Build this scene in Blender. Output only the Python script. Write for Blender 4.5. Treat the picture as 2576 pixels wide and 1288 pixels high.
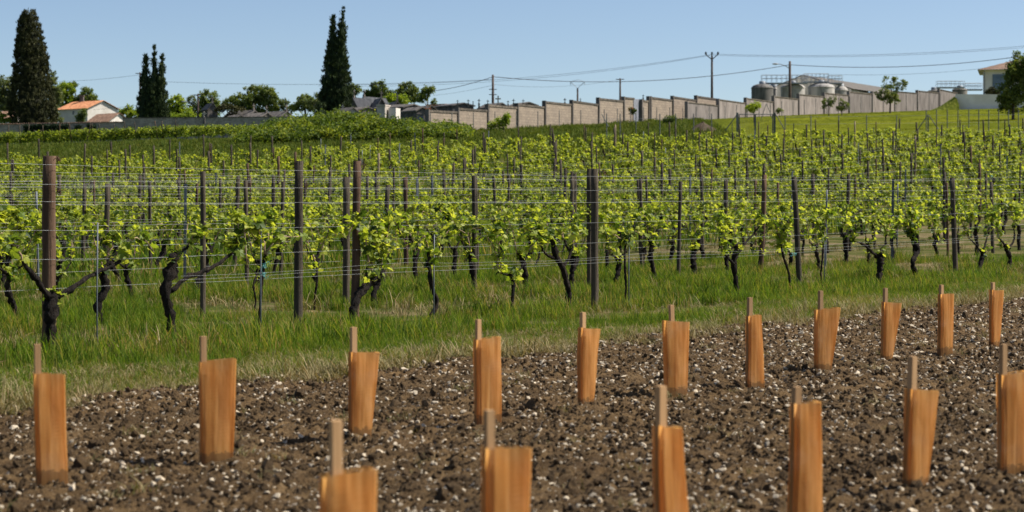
import bpy, math, random
import numpy as np
from mathutils import Vector, Matrix

# ------------------------------------------------------------------ camera, sky, sun, exposure
for o in list(bpy.data.objects): bpy.data.objects.remove(o)
SC = bpy.context.scene
COL = SC.collection
# measured on the photograph at 2576 px width: focal length, horizon row, camera height
F, CX, HY, HC = 5100.0, 1288.0, 510.0, 1.35
cam = bpy.data.cameras.new('camera'); camo = bpy.data.objects.new('camera', cam); COL.objects.link(camo)
camo.location = (0, 0, HC); camo.rotation_euler = (math.radians(90), 0, 0)
cam.sensor_width = 36; cam.lens = 36 * F / 2576; cam.shift_y = -(644 - HY) / 2576
cam.clip_start = 0.1; cam.clip_end = 6000
cam.dof.use_dof = True; cam.dof.focus_distance = 25.0; cam.dof.aperture_fstop = 4.0
SC.camera = camo

SUN_EL, SUN_AZ = math.radians(49), math.radians(84)          # azimuth clockwise from the view direction (+Y)
to_sun = Vector((math.sin(SUN_AZ) * math.cos(SUN_EL), math.cos(SUN_AZ) * math.cos(SUN_EL), math.sin(SUN_EL)))
w = bpy.data.worlds.new('World'); SC.world = w; w.use_nodes = True
nt = w.node_tree; nt.nodes.clear()
sky = nt.nodes.new('ShaderNodeTexSky'); sky.sky_type = 'NISHITA'; sky.sun_disc = False
sky.sun_elevation = SUN_EL; sky.sun_rotation = SUN_AZ; sky.altitude = 50
sky.air_density = 1.0; sky.dust_density = 1.1; sky.ozone_density = 1.6
bgn = nt.nodes.new('ShaderNodeBackground'); bgn.inputs[1].default_value = 0.082
wo = nt.nodes.new('ShaderNodeOutputWorld')
tcw = nt.nodes.new('ShaderNodeTexCoord'); mpw = nt.nodes.new('ShaderNodeMapping')
mpw.inputs['Location'].default_value = (0, 0, 0.022)            # look a little above the whitest band of the horizon
mpw.inputs['Scale'].default_value = (1, 1, 1.7)
nt.links.new(tcw.outputs['Generated'], mpw.inputs[0]); nt.links.new(mpw.outputs[0], sky.inputs[0])
nt.links.new(sky.outputs[0], bgn.inputs[0]); nt.links.new(bgn.outputs[0], wo.inputs[0])
sun = bpy.data.lights.new('sun', 'SUN'); sun.energy = 5.0; sun.angle = math.radians(0.53); sun.color = (1.0, 0.94, 0.84)
suno = bpy.data.objects.new('sun', sun); COL.objects.link(suno)
suno.rotation_euler = to_sun.to_track_quat('Z', 'Y').to_euler()
vs = SC.view_settings; vs.view_transform = 'Standard'; vs.look = 'None'; vs.exposure = 0.78; vs.gamma = 1.0; vs.use_curve_mapping = False
SC.cycles.max_bounces = 8; SC.cycles.transparent_max_bounces = 12; SC.cycles.use_denoising = True

# ------------------------------------------------------------------ helpers
R = np.random.default_rng(7)
def P(px, py, Y): return Vector(((px - CX) / F * Y, Y, HC + (HY - py) / F * Y))
def tag(o, label=None, cat=None, group=None, kind=None):
    if label: o['label'] = label
    if cat: o['category'] = cat
    if group: o['group'] = group
    if kind: o['kind'] = kind
    return o
def empty(name, loc=(0, 0, 0), rz=0.0):
    o = bpy.data.objects.new(name, None); COL.objects.link(o)
    o.location = loc; o.rotation_euler = (0, 0, rz); o.empty_display_size = 0.2
    return o
def link(name, me, parent=None, loc=None):
    o = bpy.data.objects.new(name, me); COL.objects.link(o)
    if parent: o.parent = parent
    if loc is not None: o.location = loc
    return o

class MB:
    """collects vertices and faces, then makes ONE mesh"""
    def __init__(s): s.V = []; s.Fc = []; s.Rn = []; s.n = 0; s.uv = None
    def add(s, v, f, rnd=None):
        v = np.asarray(v, float).reshape(-1, 3); f = np.asarray(f, int)
        if f.ndim == 1: f = f[None]
        s.V.append(v); s.Fc.append(f + s.n); s.n += len(v)
        if rnd is None: rnd = 0.5
        s.Rn.append(np.broadcast_to(np.asarray(rnd, float), (len(f),)))
        return s
    def box(s, c, d, rz=0, rnd=None):
        c = np.asarray(c, float); d = np.asarray(d, float) / 2
        v = np.array([[x, y, z] for z in (-1, 1) for y in (-1, 1) for x in (-1, 1)], float) * d
        ca, sa = math.cos(rz), math.sin(rz)
        v = np.c_[v[:, 0] * ca - v[:, 1] * sa, v[:, 0] * sa + v[:, 1] * ca, v[:, 2]] + c
        return s.add(v, [[0, 2, 3, 1], [4, 5, 7, 6], [0, 1, 5, 4], [2, 6, 7, 3], [0, 4, 6, 2], [1, 3, 7, 5]], rnd)
    def tube(s, pts, rad, seg=6, cap=True, rnd=None, rough=0.0, rng=R):
        pts = np.asarray(pts, float); n = len(pts)
        rad = np.broadcast_to(np.asarray(rad, float), (n,))
        t = np.gradient(pts, axis=0); t /= np.linalg.norm(t, axis=1, keepdims=True) + 1e-9
        ref = np.array([0.0, 1.0, 0.0]) if abs(t[:, 1]).mean() < 0.8 else np.array([1.0, 0, 0])
        a = np.cross(t, ref); a /= np.linalg.norm(a, axis=1, keepdims=True) + 1e-9
        b = np.cross(t, a)
        th = np.linspace(0, 2 * math.pi, seg, endpoint=False)
        rr = rad[:, None] * (1 + (rough * rng.uniform(-1, 1, (n, seg)) if rough else 0))
        v = pts[:, None] + (a[:, None] * np.cos(th)[None, :, None] + b[:, None] * np.sin(th)[None, :, None]) * rr[..., None]
        i = np.arange(n - 1)[:, None] * seg; j = np.arange(seg)[None]; k = (j + 1) % seg
        f = np.stack([i + j, i + k, i + seg + k, i + seg + j], -1).reshape(-1, 4)
        s.add(v.reshape(-1, 3), f, rnd)
        if cap:
            base = s.n - n * seg
            for o_, end in ((0, 0), ((n - 1) * seg, n - 1)):
                s.V.append(pts[end][None]); ci = s.n; s.n += 1
                q = base + o_ + np.arange(seg); q2 = base + o_ + (np.arange(seg) + 1) % seg
                f = np.stack([np.full(seg, ci), q, q2] if end else [np.full(seg, ci), q2, q], -1)
                s.Fc.append(f); s.Rn.append(np.full(seg, 0.5 if rnd is None else rnd))
        return s
    def lathe(s, c, prof, seg=20, rnd=None):
        th = np.linspace(0, 2 * math.pi, seg, endpoint=False)
        v = np.array([[c[0] + r * math.cos(a), c[1] + r * math.sin(a), c[2] + z] for r, z in prof for a in th])
        n = len(prof); i = np.arange(n - 1)[:, None] * seg; j = np.arange(seg)[None]; k = (j + 1) % seg
        return s.add(v, np.stack([i + j, i + k, i + seg + k, i + seg + j], -1).reshape(-1, 4), rnd)
    def prism(s, poly, d, rnd=None):
        """polygon (list of 3-d points) extruded along vector d"""
        p = np.asarray(poly, float); n = len(p); v = np.r_[p, p + np.asarray(d, float)]
        base = s.n; s.V.append(v); s.n += 2 * n
        for f in ([list(range(n))[::-1], list(range(n, 2 * n))] + [[i, (i + 1) % n, n + (i + 1) % n, n + i] for i in range(n)]):
            s.Fc.append(np.array([f]) + base); s.Rn.append(np.array([0.5 if rnd is None else rnd]))
        return s
    def mesh(s, name, mat, smooth=False):
        me = bpy.data.meshes.new(name)
        V = np.concatenate(s.V) if s.V else np.zeros((0, 3))
        me.vertices.add(len(V)); me.vertices.foreach_set('co', V.astype(np.float32).ravel())
        tot = np.concatenate([np.full(len(f), f.shape[1]) for f in s.Fc]); lp = np.concatenate([f.ravel() for f in s.Fc])
        me.loops.add(len(lp)); me.loops.foreach_set('vertex_index', lp.astype(np.int32))
        me.polygons.add(len(tot)); st = np.r_[0, np.cumsum(tot)[:-1]]
        me.polygons.foreach_set('loop_start', st.astype(np.int32))
        me.update(calc_edges=True)
        at = me.attributes.new('rnd', 'FLOAT', 'FACE'); at.data.foreach_set('value', np.concatenate(s.Rn).astype(np.float32))
        me.polygons.foreach_set('use_smooth', np.full(len(tot), bool(smooth)))
        if s.uv is not None:
            u = me.uv_layers.new(name='UVMap'); u.data.foreach_set('uv', np.asarray(s.uv, np.float32)[lp].ravel())
        me.materials.append(mat); me.validate(); return me
    def obj(s, name, mat, parent=None, smooth=False, loc=None): return link(name, s.mesh(name, mat, smooth), parent, loc)

def vnoise(x, y, seed=0):
    xi = np.floor(x).astype(np.int64); yi = np.floor(y).astype(np.int64); fx = x - xi; fy = y - yi
    def h(a, b):
        n = (a * 374761393 + b * 668265263 + seed * 1442695041) & 0x7fffffff
        n = ((n ^ (n >> 13)) * 1274126177) & 0x7fffffff
        return ((n ^ (n >> 16)) & 0xffff) / 65535.0
    sx = fx * fx * (3 - 2 * fx); sy = fy * fy * (3 - 2 * fy)
    return (h(xi, yi) * (1 - sx) + h(xi + 1, yi) * sx) * (1 - sy) + (h(xi, yi + 1) * (1 - sx) + h(xi + 1, yi + 1) * sx) * sy

# terrain: flat by the camera, then a hillside that climbs to the graveyard
_gy = np.array([-60, 0, 30, 43, 53, 65, 82, 106, 150, 200, 270, 400, 700, 3000.])
_gz = np.array([0, 0, 0.0, .15, .42, .95, 2.0, 3.75, 6.6, 9.0, 11.5, 13.5, 14, 14.])
_ty = np.arange(-60, 3000, 1.0); _tz = np.interp(_ty, _gy, _gz)
_k = np.ones(13) / 13; _tz = np.convolve(np.pad(_tz, 6, mode='edge'), _k, 'valid')
def ground(X, Y):
    X = np.asarray(X, float); Y = np.asarray(Y, float)
    t = np.clip((Y - 60) / 140, 0, 1); t = t * t * (3 - 2 * t)
    return np.interp(Y, _ty, _tz) + np.where(X < 0, .044, .035) * np.clip(X, -90, 90) * t
UV_ = np.array([.558, .830]); NV = np.array([.830, -.558])    # row direction and its normal
ROWANG = math.atan2(UV_[1], UV_[0])
def rowpt(D, s): return -D * NV + s * UV_
_ORD = ['front', 'second', 'third', 'fourth', 'fifth', 'sixth', 'seventh', 'eighth', 'ninth', 'tenth', 'eleventh', 'twelfth', 'thirteenth',
       'fourteenth', 'fifteenth', 'sixteenth', 'seventeenth', 'eighteenth', 'nineteenth', 'twentieth', 'twenty-first', 'twenty-second',
       'twenty-third', 'twenty-fourth', 'twenty-fifth', 'twenty-sixth', 'twenty-seventh', 'twenty-eighth', 'twenty-ninth', 'thirtieth',
       'thirty-first', 'thirty-second', 'thirty-third', 'thirty-fourth', 'thirty-fifth', 'thirty-sixth']
class _O(list):
    def __getitem__(s, i): return list.__getitem__(s, i) if i < 36 else ['fortieth', 'fiftieth', 'sixtieth'][min(2, (i + 1) // 10 - 4)] if (i + 1) % 10 == 0 else ['thirty', 'forty', 'fifty', 'sixty'][min(3, (i + 1) // 10 - 3)] + '-' + ['', 'first', 'second', 'third', 'fourth', 'fifth', 'sixth', 'seventh', 'eighth', 'ninth'][(i + 1) % 10]
ORD = _O(_ORD)
def nth(i): return 'first' if i == 0 else ORD[i]

# ------------------------------------------------------------------ materials
class NB:
    def __init__(s, name):
        s.m = bpy.data.materials.new(name); s.m.use_nodes = True; s.t = s.m.node_tree; s.t.nodes.clear()
        s.out = s.n('ShaderNodeOutputMaterial')
    def n(s, t, **kw):
        o = s.t.nodes.new(t)
        for k, v in kw.items():
            if k.startswith('i_'):
                key = k[2:]; key = int(key) if key.isdigit() else key.replace('_', ' ')
                o.inputs[key].default_value = v
            else: setattr(o, k, v)
        return o
    def l(s, a, b): s.t.links.new(a, b)
    def ramp(s, fac, stops):
        r = s.n('ShaderNodeValToRGB'); e = r.color_ramp.elements
        while len(e) < len(stops): e.new(0.5)
        for el, (p, c) in zip(e, stops): el.position = p; el.color = (*c, 1) if len(c) == 3 else c
        s.l(fac, r.inputs[0]); return r.outputs[0]
    def noise(s, scale, detail=4, rough=.6, vec=None, out=0):
        o = s.n('ShaderNodeTexNoise'); o.inputs['Scale'].default_value = scale; o.inputs['Detail'].default_value = detail; o.inputs['Roughness'].default_value = rough
        if vec is not None: s.l(vec, o.inputs['Vector'])
        return o.outputs[out]
    def pos(s, scale=(1, 1, 1)):
        g = s.n('ShaderNodeTexCoord'); m = s.n('ShaderNodeMapping'); m.inputs['Scale'].default_value = scale
        s.l(g.outputs['Object'], m.inputs[0]); return m.outputs[0]
    def wpos(s): return s.n('ShaderNodeNewGeometry').outputs['Position']
    def mix(s, fac, a, b, mode='MIX'):
        o = s.n('ShaderNodeMix', data_type='RGBA', blend_type=mode)
        for v, i in ((fac, 0), (a, 6), (b, 7)):
            if hasattr(v, 'is_linked') or hasattr(v, 'links'): s.l(v, o.inputs[i])
            else: o.inputs[i].default_value = v if i == 0 else (*v, 1)
        return o.outputs[2]
    def math(s, op, a, b=0.0, clamp=False):
        o = s.n('ShaderNodeMath', operation=op, use_clamp=clamp)
        for v, i in ((a, 0), (b, 1)):
            if hasattr(v, 'links'): s.l(v, o.inputs[i])
            else: o.inputs[i].default_value = v
        return o.outputs[0]
    def bump(s, h, strength=.5, dist=.02):
        b = s.n('ShaderNodeBump'); b.inputs['Strength'].default_value = strength; b.inputs['Distance'].default_value = dist; s.l(h, b.inputs['Height']); return b.outputs[0]
    def principled(s, col, rough=.8, spec=.3, metal=0.0, normal=None):
        p = s.n('ShaderNodeBsdfPrincipled')
        if hasattr(col, 'links'): s.l(col, p.inputs['Base Color'])
        else: p.inputs['Base Color'].default_value = (*col, 1)
        p.inputs['Roughness'].default_value = rough; p.inputs['Metallic'].default_value = metal; p.inputs['Specular IOR Level'].default_value = spec
        if normal is not None: s.l(normal, p.inputs['Normal'])
        return p.outputs[0]
    def done(s, sh): s.l(sh, s.out.inputs[0]); return s.m

def leaf_mat(name, stops, trans_gain=1.5, trans=.45, rough=.6, spec=.2, objrnd=False, patch=0.0):
    b = NB(name)
    if objrnd: fac = b.n('ShaderNodeObjectInfo').outputs['Random']
    else:
        a = b.n('ShaderNodeAttribute', attribute_name='rnd'); fac = a.outputs['Fac']
        oi = b.n('ShaderNodeObjectInfo').outputs['Random']
        fac = b.math('ADD', b.math('MULTIPLY', fac, .8), b.math('MULTIPLY', oi, .2))
    if patch:
        pn = b.noise(.55, 4, .6, b.wpos()); fac = b.math('ADD', fac, b.math('MULTIPLY', b.math('SUBTRACT', pn, .5), patch))
    c = b.ramp(fac, stops)
    tc = b.mix(1.0, c, tuple(trans_gain * k for k in (1.0, .95, .45)), 'MULTIPLY')
    t = b.n('ShaderNodeBsdfTranslucent'); b.l(tc, t.inputs[0])
    m = b.n('ShaderNodeMixShader'); m.inputs[0].default_value = trans
    b.l(b.principled(c, rough, spec), m.inputs[1]); b.l(t.outputs[0], m.inputs[2])
    return b.done(m.outputs[0])
def rough_mat(name, c1, c2, scale=3, rough=.9, bump=.3, dist=.02, stretch=(1, 1, 1), c3=None, spec=.2, contrast=(.35, .65)):
    b = NB(name); v = b.pos(stretch); f = b.noise(scale, 6, .62, v)
    st = [(contrast[0], c1), (contrast[1], c2)] + ([(.85, c3)] if c3 else [])
    col = b.ramp(f, st)
    oi = b.n('ShaderNodeObjectInfo').outputs['Random']
    col = b.mix(1.0, col, b.ramp(oi, [(0, (.72, .72, .72)), (1, (1.15, 1.12, 1.08))]), 'MULTIPLY')
    h = b.noise(scale * 6, 5, .6, v)
    return b.done(b.principled(col, rough, spec, normal=b.bump(h, bump, dist)))

M = {}
M['vine_leaf_obj'] = leaf_mat('vine_leaf_obj', [(0, (.022, .045, .008)), (.3, (.10, .155, .018)), (.6, (.25, .30, .032)), (1, (.36, .385, .065))], 1.9, .5, .5, .25, objrnd=True)
M['vine_leaf'] = leaf_mat('vine_leaf', [(0, (.012, .026, .006)), (.28, (.075, .120, .016)), (.6, (.24, .285, .030)), (1, (.38, .40, .075))], 1.9, .48, .5, .25)
M['shoot'] = rough_mat('shoot', (.10, .13, .03), (.16, .15, .05), 8)
M['cane'] = rough_mat('cane', (.20, .125, .08), (.42, .32, .22), 12, bump=.2)
M['bark'] = rough_mat('bark', (.009, .007, .006), (.042, .031, .024), 22, stretch=(1, 1, .22), bump=1.0, dist=.08, c3=(.14, .112, .09), contrast=(.38, .6))
M['post_wood'] = rough_mat('post_wood', (.040, .033, .024), (.105, .086, .062), 12, stretch=(1, 1, .06), bump=1.0, dist=.03, c3=(.22, .185, .14))
M['post_brown'] = rough_mat('post_brown', (.045, .027, .017), (.125, .078, .05), 9, stretch=(1, 1, .06), bump=.8, dist=.02)
M['post_pale'] = rough_mat('post_pale', (.16, .12, .08), (.30, .24, .16), 7, stretch=(1, 1, .08), bump=.4, dist=.01)
M['steel'] = rough_mat('steel', (.06, .072, .088), (.12, .14, .16), 6, rough=.55, spec=.5, bump=.1)
M['wire'] = NB('wire').done(0) if False else None
b = NB('wire'); M['wire'] = b.done(b.principled((.27, .28, .28), .5, .5, .3))
b = NB('cable'); M['cable'] = b.done(b.principled((.05, .055, .06), .7, .3))
M['rust_wire'] = rough_mat('rust_wire', (.06, .035, .025), (.14, .08, .05), 30)
M['string'] = rough_mat('string', (.12, .42, .42), (.25, .6, .58), 20)
M['plastic_tag'] = rough_mat('plastic_tag', (.6, .6, .6), (.75, .75, .75), 5)
M['grass'] = leaf_mat('grass', [(0, (.022, .050, .005)), (.38, (.056, .108, .010)), (.68, (.122, .178, .018)), (.86, (.20, .18, .045)), (1, (.28, .19, .085))], 1.7, .42, .7, .08, patch=.9)
M['dry_grass'] = leaf_mat('dry_grass', [(0, (.07, .09, .02)), (.4, (.18, .15, .065)), (.75, (.32, .255, .13)), (1, (.24, .14, .07))], 1.1, .25, .7, .2)
M['stake'] = rough_mat('stake', (.33, .19, .085), (.56, .36, .19), 10, stretch=(1, 1, .07), bump=.3, dist=.005, spec=.25)
M['clod'] = rough_mat('clod', (.065, .040, .018), (.180, .116, .057), 30, bump=1.0, dist=.015)
M['stone'] = rough_mat('stone', (.30, .245, .17), (.58, .50, .385), 14, bump=.4, dist=.004)

# ploughed soil
b = NB('soil'); v = b.wpos(); f1 = b.noise(5, 6, .7, v); f2 = b.noise(55, 5, .7, v); f3 = b.noise(.6, 3, .5, v)
col = b.ramp(f1, [(.3, (.050, .029, .013)), (.55, (.115, .071, .032)), (.75, (.188, .121, .057))])
col = b.mix(b.ramp(f2, [(.52, (0, 0, 0)), (.72, (.6, .6, .6))]), col, (.20, .150, .090))
col = b.mix(1.0, col, b.ramp(f3, [(.3, (.82, .82, .82)), (.7, (1.2, 1.18, 1.15))]), 'MULTIPLY')
M['soil'] = b.done(b.principled(col, .95, .15, normal=b.bump(f2, 1.0, .03)))
# hillside: weedy vineyard floor turning to mown lawn behind the vines
b = NB('hillside'); v = b.wpos(); sx = b.n('ShaderNodeSeparateXYZ'); b.l(v, sx.inputs[0])
f1 = b.noise(.9, 6, .65, v); f2 = b.noise(7, 5, .7, v); f3 = b.noise(.13, 3, .5, v)
floor_c = b.ramp(f1, [(.30, (.035, .048, .012)), (.46, (.065, .072, .022)), (.58, (.14, .11, .058)), (.70, (.20, .155, .095))])
lawn_c = b.ramp(f2, [(.25, (.075, .096, .010)), (.55, (.12, .138, .017)), (.8, (.175, .17, .034))])
lawn_c = b.mix(1.0, lawn_c, b.ramp(f3, [(.3, (.70, .74, .74)), (.7, (1.25, 1.16, 1.05))]), 'MULTIPLY')
lawn_c = b.mix(1.0, lawn_c, b.ramp(b.noise(1.4, 5, .7, v), [(.3, (.72, .76, .7)), (.7, (1.28, 1.2, 1.1))]), 'MULTIPLY')
yy = b.math('MULTIPLY_ADD', sx.outputs['Y'], .08); yy.node.inputs[2].default_value = -8.4; yy.node.use_clamp = True
wild_c = b.ramp(f2, [(.25, (.035, .055, .012)), (.6, (.065, .09, .018)), (.85, (.11, .12, .035))])
xr = b.math('DIVIDE', sx.outputs['X'], sx.outputs['Y']); xr = b.math('MULTIPLY_ADD', xr, 40.0); xr.node.inputs[2].default_value = -3.6; xr.node.use_clamp = True
lawn_c = b.mix(xr, wild_c, lawn_c)
col = b.mix(yy, floor_c, lawn_c)
M['hillside'] = b.done(b.principled(col, 1.0, .0, normal=b.bump(f2, .8, .06)))
# orange film sleeve: translucent, pin-holed band at the rim
b = NB('sleeve'); uv = b.n('ShaderNodeUVMap').outputs[0]; su = b.n('ShaderNodeSeparateXYZ'); b.l(uv, su.inputs[0])
fn = b.noise(26, 5, .65, b.pos((1, 1, .05)))
col = b.ramp(fn, [(.32, (.44, .20, .052)), (.5, (.62, .315, .09)), (.68, (.82, .49, .18))])
seam = b.math('LESS_THAN', b.math('ABSOLUTE', b.math('SUBTRACT', b.math('FRACT', b.math('MULTIPLY', su.outputs[0], 23.0)), .5)), .06)
col = b.mix(b.math('MULTIPLY', seam, .75), col, (.20, .080, .022))
fd = b.noise(6, 4, .6, b.wpos()); col = b.mix(b.ramp(fd, [(.52, (0, 0, 0)), (.72, (.45, .45, .45))]), col, (.66, .42, .22))
mud = b.math('MULTIPLY', b.math('LESS_THAN', b.math('ADD', su.outputs[1], b.math('MULTIPLY', b.noise(40, 4, .7, b.wpos()), .12)), .115), .6); col = b.mix(mud, col, (.17, .105, .055))
def cyc(x, k): return b.math('SUBTRACT', b.math('FRACT', b.math('MULTIPLY', x, k)), .5)
du = cyc(su.outputs[0], 75); dv = cyc(su.outputs[1], 90)
dd = b.math('ADD', b.math('MULTIPLY', du, du), b.math('MULTIPLY', dv, dv))
hole = b.math('MULTIPLY', b.math('LESS_THAN', dd, .055), b.math('GREATER_THAN', su.outputs[1], .44))
band = b.math('MULTIPLY', hole, b.math('LESS_THAN', b.math('FRACT', b.math('MULTIPLY', su.outputs[0], 9.4)), .62))
t = b.n('ShaderNodeBsdfTranslucent'); b.l(b.mix(1.0, col, (1.15, 1.1, .95), 'MULTIPLY'), t.inputs[0])
m1 = b.n('ShaderNodeMixShader'); m1.inputs[0].default_value = .6
b.l(b.principled(col, .42, .4, normal=b.bump(b.noise(9, 3, .5, b.pos((1, 1, .45))), .5, .02)), m1.inputs[1]); b.l(t.outputs[0], m1.inputs[2])
tr = b.n('ShaderNodeBsdfTransparent'); m2 = b.n('ShaderNodeMixShader'); b.l(band, m2.inputs[0]); b.l(m1.outputs[0], m2.inputs[1]); b.l(tr.outputs[0], m2.inputs[2])
M['sleeve'] = b.done(m2.outputs[0])
# background
M['cypress'] = leaf_mat('cypress', [(0, (.012, .022, .009)), (.5, (.034, .054, .017)), (1, (.12, .14, .045))], 1.0, .15, .7, .15)
M['cypress_brown'] = leaf_mat('cypress_brown', [(0, (.017, .019, .009)), (.5, (.042, .046, .017)), (1, (.125, .115, .042))], 1.0, .15, .7, .15)
M['tree_mid'] = leaf_mat('tree_mid', [(0, (.040, .068, .018)), (.5, (.105, .145, .036)), (1, (.23, .25, .07))], 1.5, .42)
M['tree_light'] = leaf_mat('tree_light', [(0, (.09, .14, .014)), (.5, (.19, .26, .024)), (1, (.36, .38, .045))], 1.6, .45)
M['tree_grey'] = leaf_mat('tree_grey', [(0, (.05, .075, .028)), (.5, (.11, .14, .055)), (1, (.22, .23, .10))], 1.4, .4)
M['bramble'] = leaf_mat('bramble', [(0, (.034, .062, .008)), (.42, (.10, .145, .017)), (.72, (.20, .235, .026)), (1, (.40, .38, .05))], 1.6, .4, patch=1.2)
M['ivy'] = leaf_mat('ivy', [(0, (.006, .016, .006)), (1, (.025, .05, .014))], 1.0, .15)
M['flower_bush'] = leaf_mat('flower_bush', [(0, (.03, .06, .012)), (.5, (.09, .13, .03)), (.62, (.35, .10, .06)), (1, (.45, .15, .12))], 1.2, .3)
M['trunk'] = rough_mat('trunk', (.04, .03, .024), (.11, .09, .07), 5, stretch=(1, 1, .2), bump=.6)
def wall_mat(name, mort, c1, c2, bw, bh, stain=.5):
    b = NB(name); uv = b.n('ShaderNodeUVMap').outputs[0]
    br = b.n('ShaderNodeTexBrick'); b.l(uv, br.inputs[0]); br.inputs['Scale'].default_value = 1.0
    br.inputs['Brick Width'].default_value = bw; br.inputs['Row Height'].default_value = bh; br.inputs['Mortar Size'].default_value = .012; br.inputs['Bias'].default_value = -.2
    br.inputs[1].default_value = (*c1, 1); br.inputs[2].default_value = (*c2, 1); br.inputs[3].default_value = (*mort, 1)
    m = b.n('ShaderNodeMapping'); m.inputs['Scale'].default_value = (1.2, .35, 1); b.l(uv, m.inputs[0])
    st = b.noise(1.3, 6, .7, m.outputs[0]); st2 = b.noise(6, 4, .7, uv)
    c = b.mix(1.0, br.outputs[0], b.ramp(st, [(.3, (1 - stain, 1 - stain, 1 - stain)), (.62, (1.1, 1.08, 1.05))]), 'MULTIPLY')
    c = b.mix(1.0, c, b.ramp(st2, [(.3, (.75, .75, .75)), (.7, (1.15, 1.15, 1.15))]), 'MULTIPLY')
    return b.done(b.principled(c, .95, .1, normal=b.bump(br.outputs['Fac'], -.3, .02)))
M['block_wall'] = wall_mat('block_wall', (.17, .14, .115), (.25, .205, .165), (.31, .255, .20), .5, .22, .12)
M['rubble_wall'] = wall_mat('rubble_wall', (.30, .27, .23), (.25, .22, .185), (.40, .36, .31), .36, .19, .3)
M['grey_render'] = rough_mat('grey_render', (.12, .105, .098), (.24, .212, .20), 2.6, stretch=(1, 1, .22), bump=.15, contrast=(.3, .6))
M['white_render'] = rough_mat('white_render', (.62, .58, .53), (.76, .72, .67), .7, bump=.08)
M['cap_dark'] = rough_mat('cap_dark', (.05, .045, .038), (.16, .135, .11), 3)
M['wall_post'] = rough_mat('wall_post', (.07, .065, .06), (.15, .135, .125), 3, stretch=(1, 1, .3))
M['tomb'] = rough_mat('tomb', (.06, .055, .05), (.19, .17, .155), 2.2, bump=.3, c3=(.30, .275, .25))
M['tomb_pale'] = rough_mat('tomb_pale', (.30, .27, .235), (.50, .46, .41), 1.6)
M['tomb_dark'] = rough_mat('tomb_dark', (.05, .05, .055), (.13, .12, .12), 1.6)
M['slate'] = rough_mat('slate', (.03, .033, .04), (.075, .078, .088), 2)
M['granite'] = rough_mat('granite', (.12, .13, .16), (.22, .23, .27), 6, rough=.4)
M['tile_orange'] = rough_mat('tile_orange', (.30, .12, .06), (.55, .27, .14), 2.2, bump=.4)
M['bank'] = leaf_mat('bank', [(0, (.028, .052, .007)), (.5, (.072, .10, .016)), (1, (.16, .16, .045))], 1.4, .35, .7, .05, patch=.8)
M['tile_villa'] = rough_mat('tile_villa', (.13, .085, .065), (.25, .165, .125), 2.2, bump=.4)
M['lawn'] = leaf_mat('lawn', [(0, (.085, .11, .012)), (.5, (.14, .165, .018)), (1, (.22, .225, .04))], 1.3, .35, .7, .05, patch=.6)
M['tile_brown'] = rough_mat('tile_brown', (.14, .085, .06), (.32, .20, .14), 2.2, bump=.4)
M['shutter_blue'] = rough_mat('shutter_blue', (.14, .19, .27), (.19, .25, .34), 2)
M['shutter_grey'] = rough_mat('shutter_grey', (.10, .11, .13), (.16, .17, .19), 2)
M['tank'] = rough_mat('tank', (.14, .135, .13), (.42, .40, .38), 1.1, stretch=(1, 1, .25), contrast=(.34, .62), rough=.7)
M['tank_dark'] = rough_mat('tank_dark', (.05, .05, .05), (.22, .205, .19), 1.1, stretch=(1, 1, .25), contrast=(.34, .62), rough=.7)
M['fibre_roof'] = rough_mat('fibre_roof', (.09, .085, .08), (.17, .155, .14), 1.5)
M['galv'] = rough_mat('galv', (.22, .24, .27), (.36, .38, .41), 3, rough=.5)
M['fence_steel'] = rough_mat('fence_steel', (.08, .09, .09), (.16, .17, .17), 3)
M['pole_wood'] = rough_mat('pole_wood', (.05, .035, .03), (.11, .08, .065), 3)
M['dirt'] = rough_mat('dirt', (.06, .045, .03), (.13, .10, .07), 5, bump=1, dist=.1)
M['glass_dark'] = NB('glass_dark'); M['glass_dark'] = M['glass_dark'].done(M['glass_dark'].principled((.03, .04, .05), .15, .5))

# ------------------------------------------------------------------ ground
def make_ground():
    ys = np.unique(np.r_[-30, np.arange(4, 130, 1.0), np.arange(130, 420, 4.0), 450, 520, 650, 900, 1300, 2000, 2990])
    xs = np.unique(np.r_[-1500, -800, -400, -250, -180, np.arange(-130, -30, 5.0), np.arange(-30, 40, 1.5), np.arange(40, 131, 5.0), 180, 250, 400, 800, 1500])
    X, Y = np.meshgrid(xs, ys); n = X * NV[0] + Y * NV[1]
    Z = ground(X, Y) + (vnoise(X * .6, Y * .6, 3) - .5) * .06
    Z = Z - .12 * np.clip((n + 10.6) / .5, 0, 1)                       # the ploughed sheet lies on top there
    v = np.c_[X.ravel(), Y.ravel(), Z.ravel()]; nx = len(xs)
    i = np.arange(len(ys) - 1)[:, None] * nx; j = np.arange(nx - 1)[None]
    m = MB().add(v, np.stack([i + j, i + j + 1, i + nx + j + 1, i + nx + j], -1).reshape(-1, 4))
    tag(m.obj('ground', M['hillside'], smooth=True), 'grassy vineyard floor rising to a mown green lawn on the hill', None, None, 'structure')
make_ground()

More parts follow.
